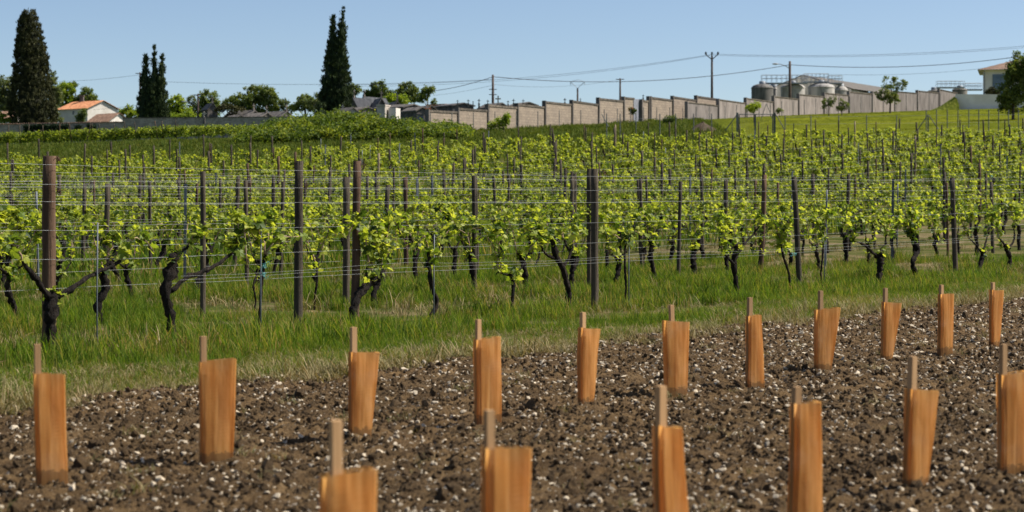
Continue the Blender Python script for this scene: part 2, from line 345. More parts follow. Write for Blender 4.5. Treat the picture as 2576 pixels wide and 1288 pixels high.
def soil_h(X, Y):
    h = .060 * (vnoise(X * 2.2, Y * 2.2, 1) - .5) + .040 * (vnoise(X * 7, Y * 7, 2) - .45)
    c = vnoise(X * 17, Y * 17, 5); h += .050 * np.abs(c - .5) * 1.5 * vnoise(X * 3, Y * 3, 8)
    c2 = vnoise(X * 34, Y * 34, 6); h += .030 * (1 - np.abs(2 * c2 - 1)) + .016 * vnoise(X * 47, Y * 47, 16)
    n = X * NV[0] + Y * NV[1]
    return h * np.clip((-n - 0) * 0 + 1, 0, 1) * np.clip((n + 10.35) / .5, .12, 1)
def soil_edge(s): return -10.0 + .45 * (vnoise(s * .35, s * 0 + 3.3, 4) - .5) + .25 * (vnoise(s * 1.7, s * 0 + 1.3, 9) - .5)
def make_soil():
    st = .021
    s = np.arange(1.5, 36, st); n = np.arange(-10.35, -2.2, st)
    S, N = np.meshgrid(s, n); X = N * NV[0] + S * UV_[0]; Y = N * NV[1] + S * UV_[1]
    Z = soil_h(X, Y) + np.where(N < soil_edge(S), -.09, .0)
    ok = (np.abs(X / np.maximum(Y, .1)) < .31) & (Y > 4.6) & (Y < 34)
    nx = len(s); i = np.arange(len(n) - 1)[:, None] * nx; j = np.arange(nx - 1)[None]
    f = np.stack([i + j, i + j + 1, i + nx + j + 1, i + nx + j], -1).reshape(-1, 4)
    okf = ok.ravel()[f].all(1); f = f[okf]
    used = np.zeros(X.size, bool); used[f.ravel()] = True; idx = np.cumsum(used) - 1
    v = np.c_[X.ravel(), Y.ravel(), Z.ravel()][used]
    m = MB().add(v, idx[f]); o = m.obj('soil_field', M['soil'], smooth=True)
    tag(o, 'freshly tilled dark brown stony soil between the orange sleeves', None, None, 'structure'); return o
SOIL = make_soil()

# geometry-node scatter: one object, instances of prototypes
def scatter(name, pts, rot, scl, protos, label):
    pts = np.asarray(pts, np.float32)
    coll = bpy.data.collections.new(name + '_kinds')
    for p in protos: coll.objects.link(p)
    me = bpy.data.meshes.new(name); me.vertices.add(len(pts)); me.vertices.foreach_set('co', pts.ravel())
    a = me.attributes.new('irot', 'FLOAT_VECTOR', 'POINT'); a.data.foreach_set('vector', np.asarray(rot, np.float32).ravel())
    a = me.attributes.new('iscl', 'FLOAT_VECTOR', 'POINT'); a.data.foreach_set('vector', np.asarray(scl, np.float32).ravel())
    a = me.attributes.new('iidx', 'INT', 'POINT'); a.data.foreach_set('value', R.integers(0, len(protos), len(pts)).astype(np.int32))
    g = bpy.data.node_groups.new(name, 'GeometryNodeTree')
    g.interface.new_socket('Geometry', in_out='INPUT', socket_type='NodeSocketGeometry'); g.interface.new_socket('Geometry', in_out='OUTPUT', socket_type='NodeSocketGeometry')
    gi = g.nodes.new('NodeGroupInput'); go = g.nodes.new('NodeGroupOutput')
    ci = g.nodes.new('GeometryNodeCollectionInfo'); ci.inputs['Collection'].default_value = coll; ci.inputs['Separate Children'].default_value = True; ci.inputs['Reset Children'].default_value = True
    ip = g.nodes.new('GeometryNodeInstanceOnPoints'); ip.inputs['Pick Instance'].default_value = True
    def attr(nm, ty):
        n = g.nodes.new('GeometryNodeInputNamedAttribute'); n.data_type = ty; n.inputs['Name'].default_value = nm; return n.outputs[0]
    e2r = g.nodes.new('FunctionNodeEulerToRotation'); g.links.new(attr('irot', 'FLOAT_VECTOR'), e2r.inputs[0])
    g.links.new(gi.outputs[0], ip.inputs['Points']); g.links.new(ci.outputs[0], ip.inputs['Instance'])
    g.links.new(attr('iidx', 'INT'), ip.inputs['Instance Index']); g.links.new(e2r.outputs[0], ip.inputs['Rotation']); g.links.new(attr('iscl', 'FLOAT_VECTOR'), ip.inputs['Scale'])
    g.links.new(ip.outputs[0], go.inputs[0])
    o = link(name, me); md = o.modifiers.new('scatter', 'NODES'); md.node_group = g
    tag(o, label, None, None, 'stuff'); return o

_t = (1 + 5 ** .5) / 2
ICO_V = np.array([(-1, _t, 0), (1, _t, 0), (-1, -_t, 0), (1, -_t, 0), (0, -1, _t), (0, 1, _t), (0, -1, -_t), (0, 1, -_t), (_t, 0, -1), (_t, 0, 1), (-_t, 0, -1), (-_t, 0, 1)]) / math.hypot(1, _t)
ICO_F = np.array([(0, 11, 5), (0, 5, 1), (0, 1, 7), (0, 7, 10), (0, 10, 11), (1, 5, 9), (5, 11, 4), (11, 10, 2), (10, 7, 6), (7, 1, 8), (3, 9, 4), (3, 4, 2), (3, 2, 6), (3, 6, 8), (3, 8, 9), (4, 9, 5), (2, 4, 11), (6, 2, 10), (8, 6, 7), (9, 8, 1)])
def ico2():
    V = [tuple(v) for v in ICO_V]; D = {}; Fs = []
    def mid(a, b):
        k = (min(a, b), max(a, b))
        if k not in D:
            m = (np.array(V[a]) + V[b]) / 2; m /= np.linalg.norm(m); V.append(tuple(m)); D[k] = len(V) - 1
        return D[k]
    for a, b_, c in ICO_F:
        x, y, z = mid(a, b_), mid(b_, c), mid(c, a); Fs += [(a, x, z), (b_, y, x), (c, z, y), (x, y, z)]
    return np.array(V), np.array(Fs)
ICO2 = ico2()
def lump(rough, flat, hi=False):
    v, f = ICO2 if hi else (ICO_V, ICO_F)
    v = v * (1 + R.uniform(-rough, rough, (len(v), 1))) * np.array([1, R.uniform(.6, .95), flat]); return v, f
def lump_mesh(name, rough, flat, mat, hi=False, smooth=False):
    v, f = lump(rough, flat, hi); return MB().add(v, f).mesh(name, mat, smooth)
stone_me = [lump_mesh('stone', .34, R.uniform(.32, .6), M['stone'], smooth=False) for _ in range(6)]
clod_me = [lump_mesh('clod', .36, R.uniform(.6, .9), M['clod'], i > 2) for i in range(6)]
def in_soil(n_pts, power=1.0):
    """random points in the ploughed part of the view, denser close by"""
    out = []
    while sum(map(len, out)) < n_pts:
        s = R.uniform(2, 35, n_pts * 3); n = R.uniform(-10.2, -2.4, n_pts * 3)
        X = n * NV[0] + s * UV_[0]; Y = n * NV[1] + s * UV_[1]
        ok = (np.abs(X) < .285 * Y) & (Y > 5.5) & (Y < 32) & (n > soil_edge(s) - .05) & (R.random(len(s)) < np.clip((9 / np.maximum(Y, 1)) ** power, .15, 1))
        out.append(np.c_[X, Y][ok])
    return np.concatenate(out)[:n_pts]
p = in_soil(30000, .7); sz = np.clip(R.lognormal(math.log(.0074), .58, len(p)), .003, .021) * np.clip(p[:, 1] / 14, .9, 1.2)
scatter('gravel', np.c_[p, soil_h(p[:, 0], p[:, 1]) + sz * .12], R.uniform(-3, 3, (len(p), 3)) * [.3, .3, 1], sz[:, None] * R.uniform(.8, 1.4, (len(p), 3)),
        [bpy.data.objects.new('stone_kind', m) for m in stone_me], 'small pale limestone gravel scattered all over the tilled soil')
p = in_soil(60000, .6); sz = np.clip(R.lognormal(math.log(.0085), .5, len(p)), .004, .042)
scatter('soil_clods', np.c_[p, soil_h(p[:, 0], p[:, 1]) + sz * .2], R.uniform(-3, 3, (len(p), 3)), sz[:, None] * R.uniform(.8, 1.3, (len(p), 3)),
        [bpy.data.objects.new('clod_kind', m) for m in clod_me], 'dark crumbly earth clods lying over the tilled soil')
p = in_soil(280, .6)
for x, y in p:                                                       # the largest stones, one by one
    o = link('stone', stone_me[R.integers(6)], SOIL); s_ = R.uniform(.017, .032)
    o.location = (x, y, float(soil_h(np.array(x), np.array(y))) + s_ * .15); o.rotation_euler = (R.uniform(-.4, .4), R.uniform(-.4, .4), R.uniform(0, 6)); o.scale = (s_ * R.uniform(.9, 1.4), s_, s_ * R.uniform(.7, 1))

# ------------------------------------------------------------------ grass
def tuft(n, h, spread, mat, name, wide=.0035, lean=.5):
    m = MB()
    for _ in range(n):
        a = R.uniform(0, 6.28); r = spread * math.sqrt(R.random()); x0, y0 = r * math.cos(a), r * math.sin(a)
        hh = h * R.uniform(.45, 1.15); d = R.uniform(0, 6.28); k = lean * R.uniform(.15, 1.2); w_ = wide * R.uniform(.7, 1.4)
        sx, sy = -math.sin(d) * w_, math.cos(d) * w_; v = []
        for t_ in (0, .4, .75):
            q = k * t_ * t_ * hh; ww = 1 - .35 * t_
            v += [(x0 + math.cos(d) * q - sx * ww, y0 + math.sin(d) * q - sy * ww, hh * t_ * (1 - .15 * k * t_)), (x0 + math.cos(d) * q + sx * ww, y0 + math.sin(d) * q + sy * ww, hh * t_ * (1 - .15 * k * t_))]
        v.append((x0 + math.cos(d) * k * hh, y0 + math.sin(d) * k * hh, hh * (1 - .2 * k)))
        rn = R.random(); m.add(v[:4], [[0, 1, 3, 2]], rn); m.add(v[2:6], [[0, 1, 3, 2]], rn); m.add(v[4:7], [[0, 1, 2]], rn)
    return bpy.data.objects.new(name, m.mesh(name, mat))
def in_band(n_pts, d0, d1, ymax, ymin=8):
    out = []; tot = 0
    while tot < n_pts:
        k = n_pts * 4
        Y = R.uniform(ymin, ymax, k); X = R.uniform(-.3, .3, k) * Y
        D = -(X * NV[0] + Y * NV[1]); ok = (D > d0) & (D < d1) & (R.random(k) < Y / ymax)
        q = np.c_[X, Y][ok]; out.append(q); tot += len(q)
    return np.concatenate(out)[:n_pts]
def grass_scatter(name, q, smin, smax, protos, label, zs=1.0, patch=True):
    X, Y = q[:, 0], q[:, 1]
    sc = R.uniform(smin, smax, len(q))
    if patch: sc = sc * (.5 + .9 * vnoise(X * .8, Y * .8, 21))
    scatter(name, np.c_[X, Y, ground(X, Y) - .01], np.c_[R.uniform(-.12, .12, (len(q), 2)), R.uniform(0, 6.28, len(q))], np.c_[sc, sc, sc * zs], protos, label)
g_near = [tuft(26, .26, .13, M['grass'], 'grass_kind') for _ in range(6)] + [tuft(16, .34, .10, M['grass'], 'grass_kind', lean=.8)]
g_far = [tuft(22, .30, .28, M['grass'], 'grass_kind', .009) for _ in range(4)]
g_dry = [tuft(24, .11, .13, M['dry_grass'], 'dry_grass_kind', .003, 1.6) for _ in range(5)]
g_dry2 = [tuft(18, .2, .10, M['dry_grass'], 'dry_grass_kind', .003, 1.0) for _ in range(3)]
q = in_band(14000, 11.5, 24, 42)
keep = vnoise(q[:, 0] * .9, q[:, 1] * .9, 31) + .25 * np.cos((-(q @ NV) - 13.2) * 2 * math.pi / 3.1) > .36
grass_scatter('grass', q[keep], .45, 1.0, g_near, 'tall green grass growing around the front vine rows')
q = in_band(6500, 10.0, 12.0, 36)
grass_scatter('mown_grass', q, .3, .6, g_near, 'short mown green grass along the edge of the tilled soil')
q = in_band(8000, 9.7, 12.2, 38); keep = vnoise(q[:, 0] * .7, q[:, 1] * .7, 41) * 1.3 - .42 * (-(q @ NV) - 9.9) > .12
grass_scatter('dry_grass', q[keep], .6, 1.2, g_dry, 'dry straw coloured cut grass along the edge of the soil')
q = in_band(2600, 12, 30, 48); keep = vnoise(q[:, 0] * .9, q[:, 1] * .9, 31) < .42
grass_scatter('straw', q[keep], .8, 1.5, g_dry + g_dry2, 'patches of dry straw between the vine rows')
q = in_band(9000, 23, 80, 104, 30)
grass_scatter('meadow_grass', q, .7, 1.3, g_far, 'green grass between the farther vine rows')
def bank():
    k = 14000; Y = R.uniform(104, 215, k); X = R.uniform(-.27, .27, k) * Y
    px = CX + F * X / Y; edge = np.interp(px, [0, 620, 1000, 1750, 1850, 2600], [185, 160, 190, 200, 112, 104])
    return np.c_[X, Y][(Y < edge)]
grass_scatter('bank_grass', bank(), .45, 1.1, [tuft(26, .32, .5, M['bank'], 'grass_kind', .018) for _ in range(4)], 'long rough grass on the bank below the graveyard wall')
p = in_soil(150, .3)
scatter('dry_weeds', np.c_[p, soil_h(p[:, 0], p[:, 1])], np.c_[R.uniform(-.3, .3, (150, 2)), R.uniform(0, 6, 150)], R.uniform(.3, .75, (150, 1)) * np.ones((1, 3)), g_dry, 'few withered straw tufts lying on the tilled soil')
q = in_band(2600, 9.55, 10.5, 38)
grass_scatter('straw_fringe', q, .5, 1.1, g_dry + g_dry2, 'fringe of withered straw and reddish weeds right at the soil edge')
def lawn_pts(k=12000):
    Y = R.uniform(108, 215, k); X = R.uniform(.085, .28, k) * Y; return np.c_[X, Y]
grass_scatter('lawn_grass', lawn_pts(), .16, .32, [tuft(30, .22, 1.1, M['lawn'], 'grass_kind', .016) for _ in range(4)], 'short lawn grass on the slope below the villa')

# ------------------------------------------------------------------ grapevines
def sweep(pts, n):
    """Catmull-Rom style resample of a polyline"""
    pts = np.asarray(pts, float); t = np.r_[0, np.cumsum(np.linalg.norm(np.diff(pts, axis=0), axis=1))]; t /= t[-1]
    u = np.linspace(0, 1, n); out = np.stack([np.interp(u, t, pts[:, i]) for i in range(3)], 1)
    if n > 4:
        for _ in range(2): out[1:-1] = (out[:-2] + 2 * out[1:-1] + out[2:]) / 4
    return out
half = [(0, 0), (.24, -.20), (.47, -.04), (.40, .15), (.64, .34), (.52, .50), (.32, .50), (.29, .74), (0, 1.02)]
def leaf_poly(pts, fold, droop, wav=0.0):
    o = pts[1:-1]; out = [pts[0]] + o + [pts[-1]] + [(-x, y) for x, y in o[::-1]]
    v = [(0, .34, 0)] + [(x, y, fold * abs(x) - droop * y * y + wav * R.uniform(-1, 1)) for x, y in out]
    n = len(out); return np.array(v), np.array([[0, 1 + i, 1 + (i + 1) % n] for i in range(n)])
LEAF_HI = [leaf_poly(half, f, d, .06) for f, d in ((.25, .25), (-.15, .35), (.4, .1), (.1, .5))]
LEAF_MID = leaf_poly([(0, 0), (.46, -.08), (.38, .18), (.62, .42), (.28, .6), (0, 1)], .25, .25)
LEAF_LO = leaf_poly([(0, 0), (.55, .35), (0, 1)], .3, .2)
LEAF_ME = [MB().add(v, f).mesh('leaf', M['vine_leaf_obj']) for v, f in LEAF_HI]
def leaf_frames(n, rng, up=.55):
    """random leaf orientations: columns x, tip, normal"""
    nrm = rng.normal(0, .6, (n, 3)); nrm[:, 2] = np.abs(nrm[:, 2]) * .6 + up; nrm /= np.linalg.norm(nrm, axis=1, keepdims=True)
    d = rng.normal(0, 1, (n, 3)); d[:, 2] -= .5; d -= nrm * (d * nrm).sum(1, keepdims=True); d /= np.linalg.norm(d, axis=1, keepdims=True) + 1e-9
    return np.stack([np.cross(d, nrm), d, nrm], -1)
def place(m, leaf, pos, fr, size, rnd):
    v, f = leaf; n = len(pos)
    w_ = np.einsum('nij,mj->nmi', fr, v) * size[:, None, None] + pos[:, None]
    ff = (f[None] + (np.arange(n) * len(v))[:, None, None]).reshape(-1, f.shape[1])
    m.add(w_.reshape(-1, 3), ff, np.repeat(rnd, len(f)))

def vine_parts(rng, trunk=None, arms=None, thick=1.0, young=False, vigour=1.0, seg=8):
    """local frame: x along the row, y across, z up. returns trunk, canes, shoots builders and the leaves"""
    tr, ca, sh = MB(), [], MB(); pos = []; size = []
    if trunk is None:
        h = rng.uniform(.42, .66); l = rng.uniform(-.14, .14); k = rng.uniform(-.07, .07)
        trunk = [(0, 0, -.12), (k, rng.uniform(-.02, .02), h * .35), (l * .6 - k, rng.uniform(-.03, .03), h * .7), (l, 0, h)]
        head = np.array(trunk[-1]); arms = []
        for sd in rng.permutation([-1, 1])[:rng.integers(1, 3)]:
            a = rng.uniform(.10, .28); arms.append([tuple(head - [0, 0, .03]), (head[0] + sd * a * .5, rng.uniform(-.03, .03), head[2] + .04), (head[0] + sd * a, rng.uniform(-.05, .05), head[2] + rng.uniform(.06, .2))])
    arms = arms or []
    r0 = (.015 if young else .043) * thick
    p_ = sweep(trunk, 24); n = len(p_)
    rad = r0 * np.interp(np.linspace(0, 1, n), [0, .12, .5, .85, 1], [1.3, 1.0, .85, 1.05, .8]) * (1 + .20 * rng.uniform(-1, 1, n))
    tr.tube(p_ + rng.normal(0, r0 * .10, p_.shape) * [[1, 1, 0]], rad, seg + 4, rough=.30, rng=rng)
    ends = []
    if not young:
        hd = p_[-1]; v, f = ICO2; tr.add(v * (1 + rng.uniform(-.3, .3, (len(v), 1))) * r0 * 1.1 + hd, f)
    for a in arms:
        na = 14; q = sweep(a, na); tr.tube(q + rng.normal(0, r0 * .12, q.shape), r0 * np.linspace(.60, .24, na) * (1 + .28 * rng.uniform(-1, 1, na)), seg + 2, rough=.28, rng=rng)
        ends.append((q[-1], np.sign(q[-1][0] - q[0][0]) or 1))
    if not ends: ends = [(p_[-1], 1), (p_[-1], -1)]
    elif len(ends) == 1: ends.append((p_[-1], -ends[0][1]))
    def shoot(base, d, L):
        m_ = 4; t_ = np.linspace(0, 1, m_)[:, None]
        q = base + d * L * t_ + np.array([rng.normal(0, .04), rng.normal(0, .05), -.03]) * t_ ** 2
        sh.tube(q, np.linspace(.0028, .0012, m_), 4, cap=False, rng=rng)
        k = max(3, int(L / .029))
        for j in range(k):
            u = (j + .6) / k; b_ = q[0] * (1 - u) + q[-1] * u + rng.normal(0, .022, 3)
            pos.append(b_); size.append((.098 * (1 - .5 * u)) * rng.uniform(.65, 1.2))
    for e, sd in ends:
        for c in range(1 if young else rng.integers(1, 3)):
            span = rng.uniform(.22, .46) * (1 if c == 0 else -.35); rise = max(.12, rng.uniform(.94, 1.2) - e[2]); k = 12; t_ = np.linspace(0, 1, k)
            bend = rng.uniform(.55, .95)
            q = np.stack([e[0] + sd * span * t_ ** 1.25, e[1] + rng.normal(0, .04) * t_ * 2, e[2] + rise * np.sin(math.pi * bend * t_)], 1)
            q[1:] += rng.normal(0, .008, q[1:].shape)
            ca.append(MB().tube(q, np.linspace(.0095, .005, k), 5, rng=rng))
            L = np.linalg.norm(np.diff(q, axis=0), axis=1).sum(); ns = max(4, int(L / .075 * vigour))
            for u in (np.arange(ns) + .3) / ns:
                b_ = np.array([np.interp(u, t_, q[:, i]) for i in range(3)])
                d = np.array([rng.normal(0, .45), rng.normal(0, .4), rng.uniform(.4, 1.2)]); d /= np.linalg.norm(d)
                shoot(b_, d, rng.uniform(.06, .20))
    for _ in range(2 if young else 3):
        b_ = p_[-1 - rng.integers(0, 3)]; d = np.array([rng.normal(0, .6), rng.normal(0, .4), rng.uniform(.3, 1)]); d /= np.linalg.norm(d); shoot(b_, d, rng.uniform(.1, .26))
    pos = np.array(pos); size = np.array(size)
    return tr, ca, sh, pos, size

def leaf_tone(pos, rng): return np.clip(rng.beta(1.3, 1.2, len(pos)) * .95 + .1 * (pos[:, 2] - 1.0), 0, 1)
def build_vine(root, parts, rng, leaf_objects):
    tr, ca, sh, pos, size = parts
    tr.obj('trunk', M['bark'], root, True); [c_.obj('cane', M['cane'], root, True) for c_ in ca]
    sh.obj('shoots', M['shoot'], root, True)['kind'] = 'stuff'
    fr = leaf_frames(len(pos), rng)
    if leaf_objects:
        for i in range(len(pos)):
            o = link('leaf', LEAF_ME[rng.integers(4)], root)
            A = Matrix([list(fr[i][k] * size[i]) + [pos[i][k]] for k in range(3)] + [[0, 0, 0, 1]]); o.matrix_basis = A
    else:
        m = MB(); place(m, LEAF_MID, pos, fr, size, leaf_tone(pos, rng)); m.obj('foliage', M['vine_leaf'], root)['kind'] = 'stuff'

D0, DSTEP = 13.2, 3.1
def ymax(X): return np.interp(X, [-30, -18, 0, 18, 40], [84, 88, 105, 111, 111])
def pix_to_row(px, py, D=D0):
    """a pixel on the vertical plane of a row -> (s along row, height)"""
    r = (px - CX) / F; Z = D / (NV[0] * -r - NV[1]); return (r * Z) * UV_[0] + Z * UV_[1], HC + (HY - py) / F * Z
# the front row, traced: base x, label, thickness, young, trunk pixels, arms pixels
FRONT = [
 (125, 'thick black vine trunk with two spread arms before the stout brown post', 1.25, 0, [(125, 895), (122, 800), (128, 745)], [[(120, 748), (92, 705), (52, 655)], [(135, 750), (165, 735), (205, 700), (240, 688), (300, 655)]]),
 (425, 'gnarled double trunk vine with one long arm reaching towards the slim grey stake', 1.1, 0, [(425, 878), (430, 800), (415, 735), (424, 690), (432, 650)], [[(432, 735), (455, 705), (500, 685), (545, 668), (590, 635)], [(424, 690), (455, 640), (470, 620)]]),
 (652, 'young slender vine tied with pale blue string to a thin metal stake', 1.0, 1, [(652, 870), (655, 780), (658, 700), (662, 640)], []),
 (885, 'stocky black vine leaning sharply away from its brown post', 1.1, 0, [(885, 845), (886, 780), (905, 735), (935, 705)], [[(915, 725), (940, 700), (955, 685)]]),
 (1085, 'thin kinked vine with a sideways elbow near the grass on a steel stake', .55, 0, [(1088, 845), (1080, 800), (1098, 766), (1086, 720), (1078, 665), (1078, 630)], [[(1080, 665), (1095, 640), (1110, 610)]]),
 (1285, 'thin dark vine forking low into two upright canes', .5, 0, [(1283, 818), (1290, 755), (1294, 710), (1282, 690)], [[(1294, 705), (1315, 670), (1330, 630)], [(1282, 692), (1262, 688)]]),
 (1425, 'tall crooked black vine bending to a knotted head beside the paired posts', .8, 0, [(1425, 815), (1428, 735), (1415, 680), (1398, 640), (1393, 595)], [[(1400, 650), (1375, 640), (1358, 618)], [(1415, 680), (1430, 640), (1440, 620)]]),
 (1573, 'straight young vine with a dark leafy head on a metal stake', 1.0, 1, [(1572, 790), (1573, 720), (1574, 650), (1575, 610)], []),
 (1855, 'black vine with a stout forked head right of the empty gap in the front row', .85, 0, [(1856, 775), (1855, 700), (1848, 660), (1852, 620)], [[(1845, 665), (1825, 645), (1812, 630)], [(1858, 640), (1885, 600), (1905, 570)]]),
 (1985, 'thin leaning vine next to the slanted grey post', .42, 0, [(1987, 765), (1980, 690), (1968, 645), (1965, 620)], []),
 (2070, 'very thin young vine just right of the slanted grey post', 1.0, 1, [(2070, 745), (2065, 690), (2070, 640), (2072, 600)], []),
 (2205, 'sturdy black vine with a long straight arm pointing left', 1.15, 0, [(2205, 745), (2210, 680), (2212, 640)], [[(2208, 645), (2180, 620), (2150, 605)], [(2215, 640), (2230, 615), (2228, 590)]]),
 (2300, 'twisted black vine trunk with an S shaped bend', 1.0, 0, [(2300, 735), (2305, 690), (2292, 660), (2308, 630), (2296, 595)], []),
 (2452, 'black vine leaning right with a two pronged head', .95, 0, [(2450, 725), (2462, 670), (2472, 635)], [[(2470, 638), (2450, 610), (2438, 598)], [(2474, 632), (2482, 610), (2488, 592)]]),
 (2536, 'black vine at the right edge with a curved hook arm', .95, 0, [(2536, 700), (2540, 650), (2532, 620)], [[(2534, 625), (2520, 605), (2512, 598)], [(2540, 625), (2552, 600), (2550, 570)]]),
]
front_s = []
for px, lab, th, yg, trk, arms in FRONT:
    s0, _ = pix_to_row(px, 800); front_s.append(s0); xy = rowpt(D0, s0); rng = np.random.default_rng(int(px))
    def loc(q): s_, h_ = pix_to_row(*q); return (s_ - s0, rng.normal(0, .015), h_)
    root = empty('grapevine', (xy[0], xy[1], 0), ROWANG); tag(root, lab, 'grapevine', 'grapevines of the front row')
    t_ = [loc(q) for q in trk]; t_[0] = (t_[0][0], 0, -.1)
    build_vine(root, vine_parts(rng, t_, [[loc(q) for q in a] for a in arms], th, bool(yg), 1.3, 9), rng, True)

# every other vine position, row by row
slots = []
for k in range(28):
    D = D0 + DSTEP * k; rr = np.random.default_rng(100 + k)
    s = D * .3 + rr.uniform(0, 1.2)
    while s < 140:
        s += rr.uniform(1.05, 1.35); xy = rowpt(D, s); X, Y = xy
        if Y < 5 or abs(X) > .31 * Y or Y > ymax(X): continue
        if rr.random() < .05: continue
        if k == 0 and (abs(X) < .262 * Y or min(abs(s - f) for f in front_s) < .7): continue
        slots.append((k, s, X, Y, abs(X) < .25 * Y))
vis = sorted([t for t in slots if t[4]], key=lambda t: t[3])
solo = vis[:285]; rest = [t for t in slots if t not in set(solo)]
protos = []
for i in range(9):
    rng = np.random.default_rng(500 + i); tr, ca, sh, pos, size = vine_parts(rng, thick=rng.uniform(.7, 1.1), young=(i == 8), vigour=1.25, seg=6)
    m = MB(); place(m, LEAF_MID, pos, leaf_frames(len(pos), rng), size * 1.06, leaf_tone(pos, rng))
    protos.append((tr.mesh('trunk', M['bark'], True), [c_.mesh('cane', M['cane'], True) for c_ in ca], sh.mesh('shoots', M['shoot'], True), m.mesh('foliage', M['vine_leaf'])))
by_row = {}
for t in sorted(solo, key=lambda t: t[2] / t[3]): by_row.setdefault(t[0], []).append(t)
for k, lst in by_row.items():
    for i, (_, s, X, Y, _v) in enumerate(lst):
        rng = np.random.default_rng(int(1000 * s) + k)
        root = empty('grapevine', (X, Y, float(ground(X, Y))), ROWANG + (0 if rng.random() < .5 else math.pi))
        lab = f'leafy black trunked grapevine in the {ORD[k]} vine row, {nth(i)} from the left'
        tag(root, lab, 'grapevine', f'grapevines of the {ORD[k]} row')
        if k == 1: build_vine(root, vine_parts(rng, thick=rng.uniform(.7, 1.15), young=rng.random() < .15, vigour=1.15, seg=7), rng, True)
        else:
            sc = rng.uniform(.92, 1.08); root.scale = (sc, sc, rng.uniform(.95, 1.07))
            tm, cm, sm, fm = protos[rng.integers(9)]; link('trunk', tm, root)
            for c_ in cm: link('cane', c_, root)
            link('shoots', sm, root)['kind'] = 'stuff'; link('foliage', fm, root)['kind'] = 'stuff'
def far_vines(rows, name, label):
    lo = []
    for i in range(8):
        rng = np.random.default_rng(900 + i); tr, ca, sh, pos, size = vine_parts(rng, thick=1.0, seg=4, vigour=1.6)
        keep = rng.random(len(pos)) < .8
        lo.append((tr, ca, pos[keep], size[keep] * 1.45))
    F_, T_ = MB(), MB(); rng = np.random.default_rng(77); C_ = MB()
    ca_, sa_ = math.cos(ROWANG), math.sin(ROWANG); RM = np.array([[ca_, -sa_, 0], [sa_, ca_, 0], [0, 0, 1]])
    for _, s, X, Y, _v in rows:
        tr, ca, pos, size = lo[rng.integers(8)]; g = np.array([X, Y, float(ground(X, Y))]); fl = np.array([rng.choice([-1, 1]), 1, 1])
        pw = (pos * fl) @ RM.T + g; place(F_, LEAF_LO if Y > 45 else LEAF_MID, pw, leaf_frames(len(pos), rng), size, leaf_tone(pos, rng))
        for src, dst in [(tr, T_)] + [(c_, C_) for c_ in ca[:3]]:
            V = np.concatenate(src.V); dst.V.append((V * fl) @ RM.T + g)
            for f in src.Fc: dst.Fc.append(f + dst.n); dst.Rn.append(np.full(len(f), .5))
            dst.n += len(V)
    root = empty(name); tag(root, label, None, None, 'stuff')
    F_.obj('foliage', M['vine_leaf'], root); T_.obj('trunks', M['bark'], root, True); C_.obj('canes', M['cane'], root, True)
    for c in root.children: c['kind'] = 'stuff'
far_vines(rest, 'far_vineyard', 'mass of small grapevines in the far rows on the slope')

# ------------------------------------------------------------------ trellis posts, stakes and wires
def post_mesh(r, h, mat, seg=10, lean=0.0):
    m = MB(); z = np.r_[-.25, np.linspace(0, h, 7)]
    p_ = np.c_[R.normal(0, r * .05, 8) + lean * np.maximum(z, 0), R.normal(0, r * .05, 8), z]
    m.tube(p_, r * np.linspace(1.06, .94, 8) * (1 + R.normal(0, .02, 8)), seg, rough=.05); return m.mesh('post', mat, True)
POSTS = [post_mesh(r, h, M[m]) for r, h, m in ((.042, 1.75, 'post_wood'), (.045, 1.68, 'post_wood'), (.040, 1.80, 'post_wood'), (.043, 1.74, 'post_brown'), (.038, 1.6, 'post_wood'), (.046, 1.78, 'post_brown'), (.042, 1.72, 'post_pale'))]
def steel_mesh(r, h):
    m = MB(); m.box((0, 0, h / 2 - .1), (r * 2, .006, h + .2)); m.box((-r, r * .6, h / 2 - .1), (.005, r * 1.2, h + .2)); m.box((r, r * .6, h / 2 - .1), (.005, r * 1.2, h + .2)); return m.mesh('post', M['steel'])
STEEL = [steel_mesh(.022, 1.7), steel_mesh(.02, 1.62)]
STAKE = [post_mesh(.018, 1.5, M['steel'], 6), post_mesh(.030, 1.66, M['post_wood'], 8), post_mesh(.028, 1.6, M['post_brown'], 8), post_mesh(.033, 1.72, M['post_wood'], 8)]
def put_post(px, top, r, mat, label, lean=0.0, D=D0 + .14, name='vine_post'):
    s_, _ = pix_to_row(px, 800, D); xy = rowpt(D, s_); h = HC + (HY - top) / F * xy[1] - float(ground(*xy))
    o = link(name, post_mesh(r, h, M[mat], 14, lean), None, (xy[0], xy[1], float(ground(*xy)))); tag(o, label, 'post', 'wooden trellis posts'); return o
put_post(122, 392, .060, 'post_brown', 'stout reddish brown post wrapped with wire behind the leftmost vine', .004)
put_post(750, 405, .045, 'post_wood', 'grey weathered post standing alone in front of the rows, left of centre', .004)
put_post(893, 405, .042, 'post_brown', 'brown wooden post behind the stocky leaning vine', .012)
put_post(1496, 425, .046, 'post_wood', 'thick dark grey post of the touching pair, the nearer one', .0)
put_post(2012, 445, .042, 'post_wood', 'grey post leaning left behind the young leaning vine', -.05)
put_post(2404, 447, .046, 'post_wood', 'grey post tilted slightly left between the twisted vine and the right edge', -.035)
put_post(1483, 424, .046, 'post_wood', 'dark post just behind the thick grey post of the pair', .0, D0 + DSTEP)
